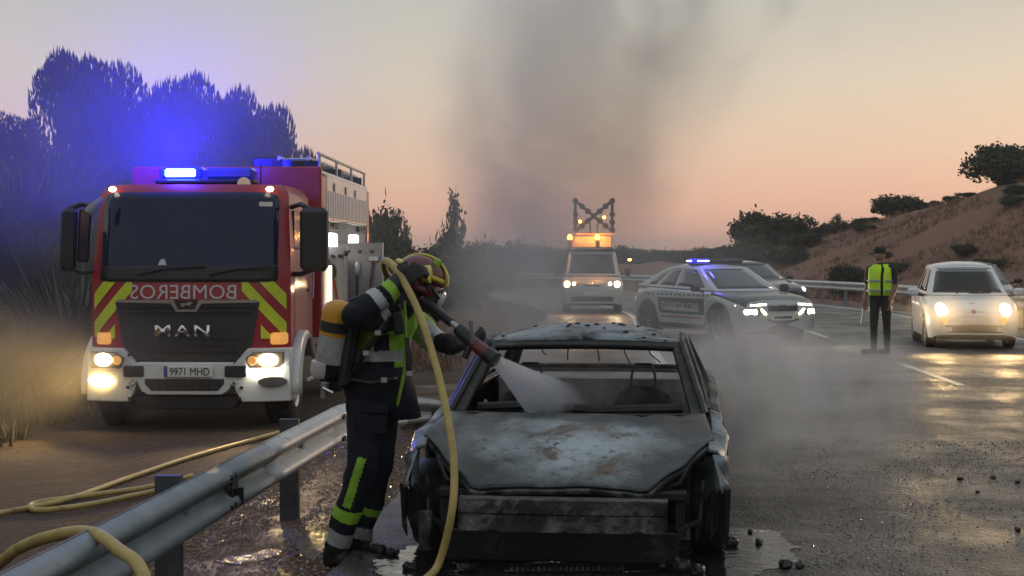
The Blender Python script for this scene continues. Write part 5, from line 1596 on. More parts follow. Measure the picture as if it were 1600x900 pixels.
# header rim and drip gutters
for sg in (-1, 1):
    f = wk.side_fn(sg)
    MB().tube([f(u, 1.0) + Vector((sg * .006, 0, .004)) for u in np.linspace(0, 1, 24)], .013, 6).build('roof_gutter', MT['char_beam'], wk.root)
    MB().tube([f(0, v) + Vector((sg * .004, -.012, 0)) for v in np.linspace(0, 1, 12)], .022, 6).build('windscreen_pillar', CK, wk.root)
    # the distorted upper frame of the door standing off the side
    MB().tube([f(u, v) + Vector((sg * o_, 0, 0)) for u, v, o_ in ((.02, .05, .02), (.03, .5, .035), (.06, .93, .03), (.25, .99, .02), (.5, .99, .02), (.52, .5, .02), (.52, .05, .01))], .018, 6).build('door_frame', CK, wk.root)
for k in range(16):
    u, v = qq.uniform(.05, .95), qq.uniform(.0, .5)
    p = wk.roof_fn(u, v); MB().ball((p.x, p.y, p.z + .004), (qq.uniform(.006, .022), qq.uniform(.006, .02), .006), 7, 4).build('soot_flake', CK, wk.roof)
for k in range(5):
    p = wk.front_fn(.25 + k * .13, .935); MB().tube([p + Vector((0, .01, .004)), p + Vector((.004, .0, -.012 - .012 * (k % 3)))], .004, 5).build('melted_strip', CK, wk.pillars)
# seats, rear bench
for sx in (-.38, .36):
    st = MB(); y0 = 2.22
    for s_ in (-1, 1): st.tube([(sx + s_ * .20, y0 - .1, .30), (sx + s_ * .20, y0 + .06, .55), (sx + s_ * .16, y0 + .12, .72), (sx + s_ * .08, y0 + .13, .765)], .018, 8)
    st.tube([(sx - .09, y0 + .13, .765), (sx + .09, y0 + .13, .765)], .018, 8)
    so = st.build('seat_frame', CK, wk.root)
    secs = []
    for z, w in ((.30, .19), (.45, .205), (.58, .20), (.68, .175), (.745, .12), (.765, .06)):
        secs.append([(sx + w * c, y0 + .02 + .16 * (z - .3) + .02 * (1 - c * c), z) for c in np.linspace(-1, 1, 7)])
    solid(MB().loft(secs).build('seat_back', CK, so, 50), .05, 1)
    MB().tube([(sx - .085, y0 + .12, .74), (sx - .075, y0 + .13, .86), (sx - .05, y0 + .14, .925), (sx + .05, y0 + .14, .925), (sx + .075, y0 + .13, .86), (sx + .085, y0 + .12, .74)], .009, 8).build('headrest_hoop', CK, so)
mb = MB(); mb.box((0, 3.05, .49), (1.36, .05, .56), rot=(-.18, 0, 0)); mb.box((0, 3.45, .755), (1.38, .72, .03))
mb.build('rear_bench', MT['char_ash'], wk.root)
for k in (-.42, 0, .42):
    MB().box((k, 3.0, .50), (.36, .02, .40), rot=(-.18, 0, 0), bev=.008).build('bench_panel', MT['char_ash'], wk.root)
mb = MB()
secs = []
for z, y in ((.82, 3.78), (.70, 3.95), (.5, 4.03), (.25, 4.0)): secs.append([(x * .72, y - .08 * abs(x) ** 3, z) for x in np.linspace(-1, 1, 13)])
mb.loft(secs); solid(mb.build('tailgate', CB, wk.root, 40), .02, 0)
# front structure
mb = MB()
secs = []
for x in np.linspace(-.50, .56, 40):
    b = .030 * (x / .55) ** 2; d = .004 * noise.noise(Vector((x * 9, 0, 0)))
    tz = .012 * (1 if math.sin(x * 34) > .72 else 0)
    secs.append([(x, .09, .405), (x, b + .0 + d, .400), (x, b - .004 + d, .385), (x, b - .005 + d, .33), (x, b + .004 + d, .322), (x, b + .003, .262), (x, b - .004 + d, .238 + tz), (x, .08, .236 + tz)])
mb.loft(secs); bo = mb.build('bumper_beam', MT['char_beam'], wk.root, 30); solid(bo, .006, -1)
for x, z, r in ((-.40, .33, .011), (-.36, .29, .011), (-.14, .31, .014), (-.03, .345, .012), (.10, .32, .018), (.16, .32, .018), (.40, .34, .015), (.47, .30, .011), (-.26, .36, .009), (.30, .27, .010)):
    MB().cyl((x, -.012 + .03 * (x / .55) ** 2, z), (x, .02, z), r, n=12).build('bolt_hole', MT['black'], bo)
for x in (-.44, .08, .50): MB().box((x, .16, .32), (.10, .24, .11), bev=.01).build('beam_bracket', CK, wk.root)
mb = MB(); mb.box((0, .34, .385), (1.30, .10, .05), bev=.01); mb.box((0, .36, .16), (1.25, .12, .06), bev=.01)
for x in (-.62, -.45, .05, .47, .62): mb.box((x, .36, .27), (.05, .05, .22))
mb.build('radiator_frame', CK, wk.root)
MB().box((0, .30, .115), (1.22, .03, .17), rot=(.12, 0, 0), bev=.01).build('lower_panel', CK, wk.root)
mb = MB(); mb.box((0, .44, .27), (.86, .04, .24))
for k in range(18): mb.box((-.40 + k * .047, .415, .27), (.006, .012, .22))
mb.build('radiator_core', CK, wk.root)
mb = MB(); mb.box((-.05, .85, .36), (.70, .55, .26), bev=.06); mb.box((.30, .8, .42), (.22, .3, .16), bev=.04); mb.cyl((-.35, .6, .45), (.2, .62, .47), .05, n=10)
mb.build('engine_block', CK, wk.root)
for sg in (-1, 1):
    mb = MB(); mb.box((sg * .66, .85, .36), (.02, .55, .32)); mb.box((sg * .60, .42, .36), (.14, .02, .05))
    mb.tube([(sg * .68, .44, .55), (sg * .62, .40, .44), (sg * .50, .38, .40)], .014, 6); mb.tube([(sg * .60, .30, .20), (sg * .72, .42, .24), (sg * .74, .5, .44)], .016, 6)
    mb.build('headlamp_bracket', CK, wk.root)
    # liner tatters
    mb = MB()
    for k in range(7):
        x = sg * (.70 + .025 * k); mb.add([(x, .42 + .02 * (k % 2), .40 - .02 * (k % 3)), (x + sg * .03, .44, .41), (x + sg * .022, .47, .17 + .03 * (k % 3)), (x - sg * .004, .46, .12 + .04 * ((k * 2) % 3))], [(0, 1, 2, 3)])
    solid(mb.build('melted_liner', CK, wk.root, 0), .008, 0)
    for yy in (.86, 3.30):
        w = wk.wheel(sg * .765, yy, .245, .19, CK, CK, 5, .78)
mb = MB(); mb.cyl((-.70, .20, .10), (-.70, .20, .30), .035, n=10); mb.build('shock_tube', MT['char_beam'], wk.root)
mb = MB(); mb.box((0, 2.0, .17), (1.3, 3.0, .06)); mb.build('floor_pan', CK, wk.root)
# loose wiring, rags of trim and added glint patches
for k in range(9):
    x = qq.uniform(-.66, .66); z = qq.uniform(.36, .42)
    MB().tube(catmull([(x, .36, z), (x + qq.uniform(-.05, .05), .30, z - .06), (x + qq.uniform(-.08, .08), .28, z - qq.uniform(.10, .2))], 5), .004, 5).build('hanging_wire', CK, wk.root)
for k in range(6):
    p = wk.front_fn(.15 + .14 * k, .92)
    MB().tube(catmull([p + Vector((0, .03, 0)), p + Vector((qq.uniform(-.03, .03), .05, -.04)), p + Vector((qq.uniform(-.05, .05), .06, -qq.uniform(.05, .12)))], 4), .004, 5).build('hanging_wire', CK, wk.root)
glint_mat = M('glint_metal', (.32, .31, .30), .22, .9, .15, 9, bump=.004, bscale=14)  # glossy metal added on the right flank to mirror the hatchback headlights
wk.side_patch('headlight_glint_patch', [(1.02, .50), (1.34, .46), (1.36, .66), (1.18, .68), (1.05, .60)], glint_mat, 1, .016)
wk.side_patch('headlight_glint_patch', [(1.42, .48), (1.95, .44), (2.05, .66), (1.60, .70), (1.46, .66)], glint_mat, 1, .016)
# shed pieces lying round the car
def lump(name, label, pos, size, seed, cat='debris', mat_=None, group=None):
    q = random.Random(seed); mb = MB(); 
    mb.ball((0, 0, size * .4), (size, size * .8, size * .55), 12, 8)
    mb.map(lambda p: p * (1 + .45 * noise.noise(p * (2.2 / size) * .6 + Vector((seed, 0, 0))) + .25 * noise.noise(p * (5 / size) * .5 + Vector((seed, 3, 0)))))
    mb.v = [(x, y, max(z, -.004)) for x, y, z in mb.v]
    o = mb.build(name, mat_ or MT['char_bit'], None, 25, pos); o.rotation_euler = (0, 0, q.random() * 6)
    return tag(o, label, cat, group)
for i, (px, py, s_, lb) in enumerate(((1143, 852, .050, 'rounded charred lump standing in water beside the right front wheel'), (1186, 850, .030, 'small black lump standing alone in the puddle'), (1228, 888, .045, 'black burnt fragment at the right edge of the puddle'), (1250, 887, .030, 'upright burnt chip beside the black fragment'), (1060, 893, .075, 'crumpled grey lump under the right front of the burnt car'), (1090, 897, .05, 'sooty lump beside the crumpled grey lump'), (1035, 890, .045, 'sooty lump left of the crumpled grey lump'), (730, 893, .05, 'burnt lump under the left front of the burnt car'), (612, 868, .04, 'dark clod in the wet behind the firefighter boot'), (640, 890, .04, 'burnt scrap beside the hose end'), (1172, 832, .02, 'tiny black crumb near the top of the puddle'), (1500, 750, .026, 'grey lump lying far right on the wet road'), (1552, 748, .024, 'pale grey lump right of the other one on the road'), (1527, 770, .018, 'flat dark scrap between the two grey lumps'), (1590, 755, .022, 'dark lump cut by the right edge on the road'), (1590, 830, .026, 'dark lump low on the right edge on the road'))):
    lump('charred_debris', lb, G(px, py, .002), s_, i + 3)
pn = thing('fallen_grille', 'half submerged slotted bumper grille lying before the burnt car', 'car part', G(880, 893, .0), R(3))
mb = MB(); mb.box((0, 0, .018), (.62, .10, .02), rot=(.15, 0, 0), bev=.006); mb.build('strip', CK, pn)
for k in range(20): MB().box((-.27 + k * .028, -.052, .026), (.012, .012, .022)).build('slot', MT['char_beam'], pn)

# ------------------------------------------------------------------ people
def capsule(mb, p0, r0, p1, r1, n=14, flat=None, up=None):
    p0, p1 = Vector(p0), Vector(p1); ax = (p1 - p0); L = ax.length; ax.normalize()
    pts, rs = [], []
    for k in range(5): a = math.pi / 2 * k / 4; pts.append(p0 - ax * r0 * math.cos(a)); rs.append(max(r0 * math.sin(a), 1e-4))
    for k in range(1, 5): pts.append(p0.lerp(p1, k / 5)); rs.append(r0 + (r1 - r0) * k / 5)
    for k in range(5): a = math.pi / 2 * (1 - k / 4); pts.append(p1 + ax * r1 * math.cos(a)); rs.append(max(r1 * math.sin(a), 1e-4))
    mb.tube(pts, rs, n, 0, True, flat or 1.0, up)
def skin_body(name, mb, voxel, parent, mat_list, pick, smooth_it=6, fold=.004, fscale=14):
    me = bpy.data.meshes.new('tmp'); me.from_pydata(mb.v, [], mb.f)
    bm = bmesh.new(); bm.from_mesh(me); bmesh.ops.recalc_face_normals(bm, faces=bm.faces); bm.to_mesh(me); bm.free()
    o = bpy.data.objects.new('tmp', me); col.objects.link(o)
    m = o.modifiers.new('r', 'REMESH'); m.mode = 'VOXEL'; m.voxel_size = voxel
    s_ = o.modifiers.new('s', 'SMOOTH'); s_.iterations = smooth_it; s_.factor = .5
    dg = bpy.context.evaluated_depsgraph_get()
    out = bpy.data.meshes.new_from_object(o.evaluated_get(dg))
    bpy.data.objects.remove(o)
    out.name = name
    nrm = [v.normal.copy() for v in out.vertices]
    for v, nn in zip(out.vertices, nrm):
        p = v.co
        f = noise.noise(Vector((p.x * fscale, p.y * fscale, p.z * fscale * .55))) + .5 * noise.noise(Vector((p.x * fscale * 2, p.y * fscale * 2, p.z * fscale * 1.1)))
        v.co = p + nn * fold * f
    out.materials.clear()
    for mm in mat_list: out.materials.append(mm)
    out.polygons.foreach_set('material_index', [pick(Vector(p.center), p.normal) for p in out.polygons])
    out.polygons.foreach_set('use_smooth', [True] * len(out.polygons))
    out.update()
    return link_mesh(name, out, parent)
def seg(p, a, b):
    a, b = Vector(a), Vector(b); d = b - a; t = (p - a).dot(d) / d.length_squared
    q = a + d * min(1, max(0, t)); return (p - q).length, t
def hand(mb, wrist, dirv, palm_n, s_=1.0, curl=.9, thumb_side=1):
    """Palm and five curled fingers; dirv points along the hand, palm_n out of the palm."""
    w = Vector(wrist); d = Vector(dirv).normalized(); nn = Vector(palm_n); nn = (nn - d * nn.dot(d)).normalized(); sd = d.cross(nn)
    for k in range(4): capsule(mb, w + sd * (.012 - .0) * (k - 1.5) * 1.5 * s_, .019 * s_, w + d * .085 * s_ + sd * .020 * (k - 1.5) * s_, .016 * s_, 8)
    for k in range(4):
        L = (.040, .046, .043, .034)[k] * s_; p = w + d * .09 * s_ + sd * .021 * (k - 1.5) * s_
        a = .35 * curl
        for j in range(3):
            v = d * math.cos(a) + nn * math.sin(a); q = p + v * L * (1, .75, .6)[j]
            capsule(mb, p, .0115 * s_, q, .0105 * s_, 8); p = q; a += .75 * curl
    p = w + d * .03 * s_ + sd * .028 * thumb_side * s_
    for j, (k1, k2, k3) in enumerate(((.6, .55, .3), (.8, .2, .6))):
        v = (d * k1 + sd * thumb_side * k2 + nn * k3).normalized(); q = p + v * (.045, .035)[j] * s_
        capsule(mb, p, .015 * s_, q, .012 * s_, 8); p = q

# ---- firefighter
ffo = Vector((0, 0, 0))
P = lambda px, py, d: W(px, py, d)
hipN, hipF = P(572, 604, 8.32), P(600, 606, 8.52)
kneeN, kneeF = P(566, 728, 8.26), P(590, 735, 8.50)
ankN, ankF = P(527, 852, 8.36), P(560, 842, 8.56)
toeN, toeF = P(556, 884, 8.28), P(594, 866, 8.44)
heelN, heelF = P(518, 880, 8.40), P(556, 866, 8.60)
pel, wst, chs, nck = P(586, 590, 8.42), P(592, 545, 8.42), P(607, 498, 8.42), P(640, 463, 8.42)
shN, shF = P(598, 492, 8.24), P(632, 486, 8.60)
elN, wrN = P(556, 494, 8.06), P(619, 445, 8.14)
elF, wrF = P(676, 532, 8.62), P(712, 540, 8.44)
hed = P(655, 444, 8.42)
ff = thing('person', 'firefighter in dark suit with lime panels and red helmet spraying the burnt car', 'firefighter', ((ankN + ankF) / 2).to_tuple()[:2] + (-.10,))
O = ff.location.copy()
mb = MB()
L_ = lambda v: v - O
def cp(a, ra, b, rb, **k): capsule(mb, L_(a), ra, L_(b), rb, **k)
cp(hipN, .108, kneeN, .082); cp(kneeN, .080, ankN, .070)
cp(hipF, .108, kneeF, .082); cp(kneeF, .080, ankF, .070)
cp(ankN, .066, heelN + Vector((0, 0, .03)), .052); cp(heelN + Vector((0, 0, .03)), .050, toeN + Vector((0, 0, .02)), .042)
cp(ankF, .066, heelF + Vector((0, 0, .03)), .052); cp(heelF + Vector((0, 0, .03)), .050, toeF + Vector((0, 0, .02)), .042)
cp(hipN, .125, hipF, .125); cp(pel, .150, wst, .145); cp(pel + Vector((-.02, -.05, -.10)), .13, wst, .13); cp(wst, .150, chs, .165)
cp(chs + Vector((-.02, -.10, 0)), .12, chs + Vector((.02, .10, 0)), .12)
cp(chs, .15, nck, .085); cp(shN, .088, shF, .088)
cp(shN, .088, elN, .074); cp(elN, .076, wrN, .056); cp(shF, .085, elF, .070); cp(elF, .070, wrF, .052)
cp(nck, .078, hed + Vector((-.01, 0, -.03)), .085); cp(hed + Vector((-.02, 0, 0)), .098, hed + Vector((.03, 0, -.02)), .088)
cp(hipF + Vector((.04, 0, -.06)), .07, wst + Vector((.10, 0, .02)), .07)
hand(mb, L_(wrN), (.75, -.05, .55), (.2, .9, -.1), 1.18, 1.15, 1)
hand(mb, L_(wrF), (.85, -.35, .05), (.1, -.2, .9), 1.18, 1.15, -1)
bands = [(L_(elN), L_(wrN), .42, .62, 2), (L_(elF), L_(wrF), .05, .42, 2), (L_(kneeN), L_(ankN), .80, .97, 2), (L_(kneeF), L_(ankF), .78, .95, 2), (L_(kneeN), L_(ankN), .52, .66, 1), (L_(kneeF), L_(ankF), .50, .60, 1)]
def ffpick(p, n):
    dl = min(seg(p, L_(kneeN), L_(ankN))[0], seg(p, L_(kneeF), L_(ankF))[0]); da = min(seg(p, L_(elN), L_(wrN))[0], seg(p, L_(shN), L_(elN))[0], seg(p, L_(elF), L_(wrF))[0], seg(p, L_(shF), L_(elF))[0])
    dt = min(seg(p, L_(pel), L_(wst))[0], seg(p, L_(wst), L_(chs))[0])
    for a, b, t0, t1, mi in bands:
        d, t = seg(p, a, b)
        if t0 < t < t1 and d < .13 and d < dt + .02: return mi
    if p.z < L_(ankN).z + .0 : return 3
    d, t = seg(p, L_(kneeN) , L_(ankN))
    # lime stripe down the side of the shin
    d2, t2 = seg(p, L_(P(566, 715, 8.2)), L_(P(540, 795, 8.2)))
    if d2 < .105 and abs((p.x - L_(P(566, 715, 8.2)).x) - t2 * (L_(P(540, 795, 8.2)).x - L_(P(566, 715, 8.2)).x)) < .022 and 0 < t2 < 1 and n.y < -.2: return 1
    for w, dr in ((wrN, 0), (wrF, 0)):
        if (p - L_(w)).length < .27 and (seg(p, L_(elN), L_(wrN))[1] > .93 if w is wrN else seg(p, L_(elF), L_(wrF))[1] > .95): return 4
    if (p - L_(wrN)).length < .11 and seg(p, L_(elN), L_(wrN))[1] > .74: return 1
    if (p - L_(hed)).length < .17 or p.z > L_(nck).z + .02: return 4 if da > .07 else 0
    if da < .098 and da < dt: return 1 if (seg(p, L_(shF), L_(elF))[0] < .095 and seg(p, L_(shF), L_(elF))[1] > .15 and n.z > -.9 and p.x > L_(chs).x + .09) else 0
    wz = L_(wst).z
    if wz - .065 < p.z < wz - .005: return 2
    if p.z > wz - .005 and p.z < wz + .25:
        zz = (p.z - wz) / .25; xx = p.x - L_(wst).x
        if n.y < .3 and not (-.02 < xx < .07 and zz < .30 + xx) : return 1
        if xx > .12: return 1
    if p.z > L_(hipN).z - .11 and p.z < wz and p.x > L_(pel).x + .115 and n.x > .3: return 1
    return 0
body = skin_body('body', mb, .0085, ff, [MT['suit'], MT['suit_lime'], MT['suit_refl'], MT['boot'], MT['glove']], ffpick, 4, .013, 13)
# soles
for a, b in ((heelN, toeN), (heelF, toeF)):
    MB().tube([L_(a) + Vector((-.02, 0, -.022)), L_(a.lerp(b, .5)) + Vector((0, 0, -.024)), L_(b) + Vector((.03, 0, -.022))], [.04, .045, .035], 10, flat=.35, up=(0, 0, 1)).build('boot_sole', MT['boot'], ff)
# jacket hem flap and strap
mb = MB()
secs = []
for k in range(9):
    a = -1.9 + k * .38
    c, s_ = math.cos(a), math.sin(a)
    cc = L_(pel)
    secs.append([cc + Vector((c * .165 + .0, s_ * .16, .06)), cc + Vector((c * .175 + .03 * (c > 0), s_ * .17, -.06)), cc + Vector((c * .185 + .055 * (c > 0), s_ * .17, -.17 - .05 * (c > .2)))])
mb.loft(secs); hem = mb.build('jacket_hem', MT['suit'], ff, 60); solid(hem, .015, 1)
mb = MB(); mb.tube([L_(P(632, 470, 8.20)), L_(P(634, 520, 8.20)), L_(P(632, 580, 8.22)), L_(P(620, 636, 8.28))], [.014, .016, .018, .018], 8, flat=.5); mb.build('jacket_edge', MT['suit_lime'], ff)
mb = MB(); mb.tube([L_(P(637, 528, 8.15)), L_(P(639, 560, 8.12)), L_(P(640, 585, 8.14))], [.016, .018, .020], 8); mb.build('hanging_strap', MT['black'], ff)
# pockets, radio, buckles
MB().box(L_(P(583, 655, 8.22)), (.15, .035, .17), rot=(0, .05, .0), bev=.014).build('thigh_pocket', MT['suit'], ff)
MB().box(L_(P(584, 640, 8.205)), (.155, .03, .05), rot=(0, .05, .0), bev=.010).build('pocket_flap', MT['suit'], ff)
MB().box(L_(P(622, 505, 8.17)), (.055, .05, .12), rot=(.1, -.15, 0), bev=.012).build('radio', MT['black'], ff)
MB().tube([L_(P(624, 494, 8.17)), L_(P(628, 474, 8.18))], .006, 6).build('radio_aerial', MT['black'], ff)
for px, py, d in ((572, 552, 8.11), (590, 520, 8.10), (600, 594, 8.13), (640, 584, 8.12)):
    MB().box(L_(P(px, py, d)), (.035, .012, .03), bev=.004).build('buckle', MT['steel'], ff)
# helmet
hm = MB()
ax = Vector((.34, -.05, -.16)).normalized()  # where the face looks
upv = Vector((.35, 0, .94)); upv = (upv - ax * upv.dot(ax)).normalized(); sdv = ax.cross(upv)
HB = L_(hed) + upv * .036
def hp(f, u, s_): return HB + (ax * f + upv * u + sdv * s_) * .92
secs = []
for i in range(13):
    th = math.pi / 2 * i / 12
    secs.append([hp(.155 * math.cos(th) * math.cos(a) - .01, .135 * math.sin(th), .125 * math.cos(th) * math.sin(a)) for a in np.linspace(0, 2 * math.pi, 32, endpoint=False)])
hm.loft(secs, closed=True)
rim = []
for k, (e_, u) in enumerate(((1.0, 0), (1.04, -.05), (1.10, -.075))):
    rim.append([hp((.155 * e_ * math.cos(a) - .01) , u - (.03 * (1 if math.cos(a) < 0 else 0) * k / 2), .125 * e_ * math.sin(a)) for a in np.linspace(0, 2 * math.pi, 32, endpoint=False)])
hm.loft(rim, closed=True)
ho = hm.build('helmet', MT['helmet'], ff, 50); solid(ho, .012, -1)
MB().tube([hp(.158 * math.cos(a), .138 * math.sin(a), .0) for a in np.linspace(.15, math.pi - .1, 20)], .016, 8, flat=.55).build('helmet_ridge', MT['helmet_y'], ho)
MB().tube([hp(.164 * math.cos(a) - .01, .035, .134 * math.sin(a)) for a in np.linspace(.5, 2 * math.pi - .5, 28)], .014, 6, flat=1.0).build('helmet_band', MT['helmet_y'], ho)
MB().box(hp(.05, .115, .03), (.04, .05, .06), rot=(.1, .5, .1), bev=.01).build('helmet_lamp', MT['suit_lime'], ho)
MB().tube([hp(.02, .03, .145), hp(.06, .05, .15)], [.045, .05], 14).build('visor_hub', MT['helmet_y'], ho)
MB().tube([hp(.0, .02, .14), hp(.10, -.02, .125), hp(.16, -.06, .08)], .010, 6).build('visor_arm', MT['black'], ho)
# breathing mask
mk_ = MB()
for f, w, h in ((.07, .085, .095), (.12, .082, .09), (.155, .070, .078), (.168, .052, .06)):
    mk_.v += []
secs = [[hp(f, -.085 + h * math.sin(a), w * math.cos(a)) for a in np.linspace(0, 2 * math.pi, 20, endpoint=False)] for f, w, h in ((.06, .088, .095), (.12, .086, .09), (.160, .074, .080))]
mk_.loft(secs, closed=True, cap=True)
mo = mk_.build('breathing_mask', MT['black'], ff, 40)
secs = [[hp(f, -.070 + h * math.sin(a), w * math.cos(a)) for a in np.linspace(0, 2 * math.pi, 20, endpoint=False)] for f, w, h in ((.150, .076, .062), (.172, .062, .052), (.178, .03, .025))]
MB().loft(secs, closed=True, cap=True).build('mask_lens', MT['visor'], mo, 60)
MB().tube([hp(.15, -.14, 0), hp(.21, -.16, 0)], [.036, .040], 12).build('mask_valve', MT['black'], mo)
# breathing set on the back
ct, cb_ = P(529, 484, 8.20), P(515, 582, 8.24)
bs = thing('breathing_apparatus', 'yellow topped compressed air cylinder strapped on the firefighter back', 'air cylinder', ff.location)
ax_ = (ct - cb_).normalized()
def pipe(name, t0, t1, r0, r1, mt, caps=False):
    a, b = L_(cb_ + (ct - cb_) * t0), L_(cb_ + (ct - cb_) * t1)
    return MB().cyl(a, b, r0, r1, 28).build(name, MT[mt], bs, 40)
cyl_o = pipe('cylinder', .14, .62, .083, .083, 'tank_g')
tp = MB(); pts_, rs_ = [], []
for t_, r_ in ((.60, .0845), (.95, .0845), (1.02, .081), (1.08, .070), (1.12, .052), (1.145, .03), (1.15, .002)): pts_.append(L_(cb_ + (ct - cb_) * t_)); rs_.append(r_)
tp.tube(pts_, rs_, 28); tp.build('cylinder_cap', MT['tank_y'], bs, 50)
lw = MB(); lw.tube([L_(cb_ + (ct - cb_) * t_) for t_ in (.16, -.02, -.10, -.14)], [.0845, .082, .060, .03], 28); lw.build('cylinder_foot', MT['suit'], bs, 50)
wv = MB(); wv.tube([L_(cb_ + (ct - cb_) * t_) + Vector((-.045, -.035, 0)) for t_ in (.18, .0, -.07)], [.056, .056, .04], 16); wv.build('pale_sleeve', MT['letter'], bs, 50)
pipe('strap', .66, .82, .088, .088, 'black')
MB().tube([L_(P(508, 598, 8.24)), L_(P(506, 622, 8.25))], [.022, .018], 10).build('valve', MT['steel'], bs)
MB().tube([L_(P(504, 606, 8.22)), L_(P(520, 614, 8.22))], .012, 8).build('valve_wheel', MT['chrome'], bs)
MB().box(L_(P(548, 540, 8.26)), (.06, .24, .46), rot=(0, .16, 0), bev=.03).build('back_plate', MT['black'], bs)
MB().tube([L_(P(554, 582, 8.18)), L_(P(566, 556, 8.14)), L_(P(590, 522, 8.13)), L_(P(606, 500, 8.16)), L_(P(618, 474, 8.26))], .024, 8, flat=.45).build('shoulder_strap', MT['black'], bs)
MB().tube([L_(P(545, 592, 8.2)), L_(P(580, 598, 8.14)), L_(P(612, 592, 8.22)), L_(P(622, 588, 8.4))], .022, 8, flat=.5).build('waist_strap', MT['black'], bs)
MB().tube([L_(P(548, 470, 8.34)), L_(P(590, 452, 8.30)), L_(P(640, 478, 8.22)), L_(P(668, 462, 8.36))], .013, 8).build('air_tube', MT['black'], bs)

# ---- hose, lance and water
hs = MB()
hose_pts = catmull([(0.0, 6.6, .028), G(652, 930, .028), W(684, 884, 7.52), W(706, 800, 7.50), W(709, 722, 7.60), W(697, 640, 7.72), W(678, 560, 7.86), W(654, 488, 8.0), W(632, 442, 8.1), W(614, 414, 8.22), W(600, 408, 8.40), W(604, 428, 8.60), W(632, 452, 8.66), W(652, 464, 8.50), W(662, 469, 8.30)], 10)
hs.tube(hose_pts, .0195, 14)
tag(hs.build('fire_hose', MT['hose'], None, 60), 'thick yellow hose rising from the road over the firefighter shoulder', 'hose', 'yellow fire hoses')
nz_ = thing('hose_nozzle', 'dark lance with valve handle and red barrel held over the burnt car', 'nozzle', W(714, 512, 8.16))
N0 = nz_.location.copy()
q = lambda px, py, d: W(px, py, d) - N0
lance = MB().tube([q(662, 469, 8.30), q(706, 505, 8.18)], [.026, .024], 12).build('lance', MT['nozzle'], nz_)
MB().tube([q(704, 503, 8.18), q(718, 515, 8.15)], [.017, .017], 10).build('coupling', MT['steel'], nz_)
MB().tube([q(715, 512, 8.15), q(722, 520, 8.14), q(738, 535, 8.10)], [.032, .04, .036], 14).build('valve_body', MT['nozzle'], nz_)
MB().tube([q(738, 536, 8.06), q(737, 520, 8.04), q(736, 501, 8.04)], [.012, .011, .014], 8).build('valve_handle', MT['grey_panel'], nz_)
bar = MB().tube([q(738, 535, 8.10), q(746, 541, 8.08), q(762, 554, 8.04)], [.034, .036, .038], 14).build('barrel', MT['nozzle_r'], nz_)
MB().tube([q(761, 553, 8.04), q(774, 563, 8.01)], [.042, .044], 14).build('nozzle_tip', MT['nozzle'], nz_)
MB().tube([q(736, 536, 8.10), q(730, 550, 8.09), q(726, 560, 8.09)], [.02, .018, .018], 10).build('pistol_grip', MT['nozzle'], nz_)
hs = MB(); hs.tube(catmull([(-3.2, 8.6, -.22), W(-20, 892, 7.6), W(28, 858, 7.2), W(80, 838, 6.9), W(140, 832, 6.62), W(184, 858, 6.34), W(226, 905, 6.1), (-1.3, 5.6, .03), (-1.1, 5.0, .03)], 10), .0285, 14)
tag(hs.build('fire_hose', MT['hose'], None, 60), 'thick yellow hose draped over the guardrail in the lower left corner', 'hose', 'yellow fire hoses')
def gz(px, py):
    p = G(px, py, -.26); return Vector((p.x, p.y, ground_z(p.x, p.y) + .026))
hs = MB(); hs.tube(catmull([gz(560, 650), gz(410, 690), gz(300, 720), gz(200, 752), gz(120, 782), gz(60, 796), gz(-40, 812)], 10), .0215, 12)
tag(hs.build('fire_hose', MT['hose'], None, 60), 'long yellow hose lying across the sand toward the fire truck wheel', 'hose', 'yellow fire hoses')
hs = MB(); hs.tube(catmull([gz(300, 752), gz(230, 769), gz(150, 780), gz(80, 787), gz(48, 794), gz(62, 803), gz(140, 797), gz(230, 779), gz(310, 764)], 10), .0215, 12)
tag(hs.build('fire_hose', MT['hose'], None, 60), 'folded yellow hose loop on the sand behind the near guardrail post', 'hose', 'yellow fire hoses')

# ---- officer on the road
pO = W(1376, 552, 25.4); pO.z = 0
of = thing('person', 'officer in dark uniform, cap and lime hi-vis vest standing on the road', 'police officer', pO, R(-38))
mb = MB()
c = lambda a, ra, b, rb, **k: capsule(mb, Vector(a), ra, Vector(b), rb, **k)
for sx, fy_ in ((-.10, -.05), (.09, .03)):
    c((sx, fy_ * .3, .92), .098, (sx * 1.0, fy_, .50), .070); c((sx, fy_, .50), .068, (sx * 1.05, fy_ + .01, .12), .052)
    c((sx * 1.05, fy_ + .03, .06), .05, (sx * 1.05 - .16, fy_ - .05, .045), .042)
c((-.08, 0, .98), .125, (.08, 0, .98), .125); c((0, 0, 1.0), .15, (0, 0, 1.22), .155); c((-.06, 0, 1.32), .13, (.06, 0, 1.32), .13)
c((-.15, 0, 1.42), .068, (.16, 0, 1.42), .068); c((0, 0, 1.42), .075, (-.01, 0, 1.55), .055)
c((-.02, 0, 1.62), .088, (-.025, 0, 1.68), .09); c((-.06, -.02, 1.585), .05, (-.07, -.02, 1.60), .05)
c((-.115, -.03, 1.63), .013, (-.125, -.035, 1.615), .016)
c((-.05, .085, 1.63), .016, (-.04, .09, 1.65), .014); c((-.03, -.095, 1.63), .016, (-.02, -.097, 1.65), .014)
c((-.20, 0, 1.41), .062, (-.25, .02, 1.14), .048); c((-.25, .02, 1.14), .045, (-.26, -.04, .90), .034)
c((.21, 0, 1.41), .062, (.25, .01, 1.14), .048); c((.25, .01, 1.14), .045, (.20, -.06, .90), .034)
hand(mb, (-.26, -.045, .885), (.0, -.05, -1), (.7, -.6, 0), .95, .8, 1); hand(mb, (.20, -.062, .885), (-.1, -.1, -1), (-.8, -.5, 0), .95, .7, -1)
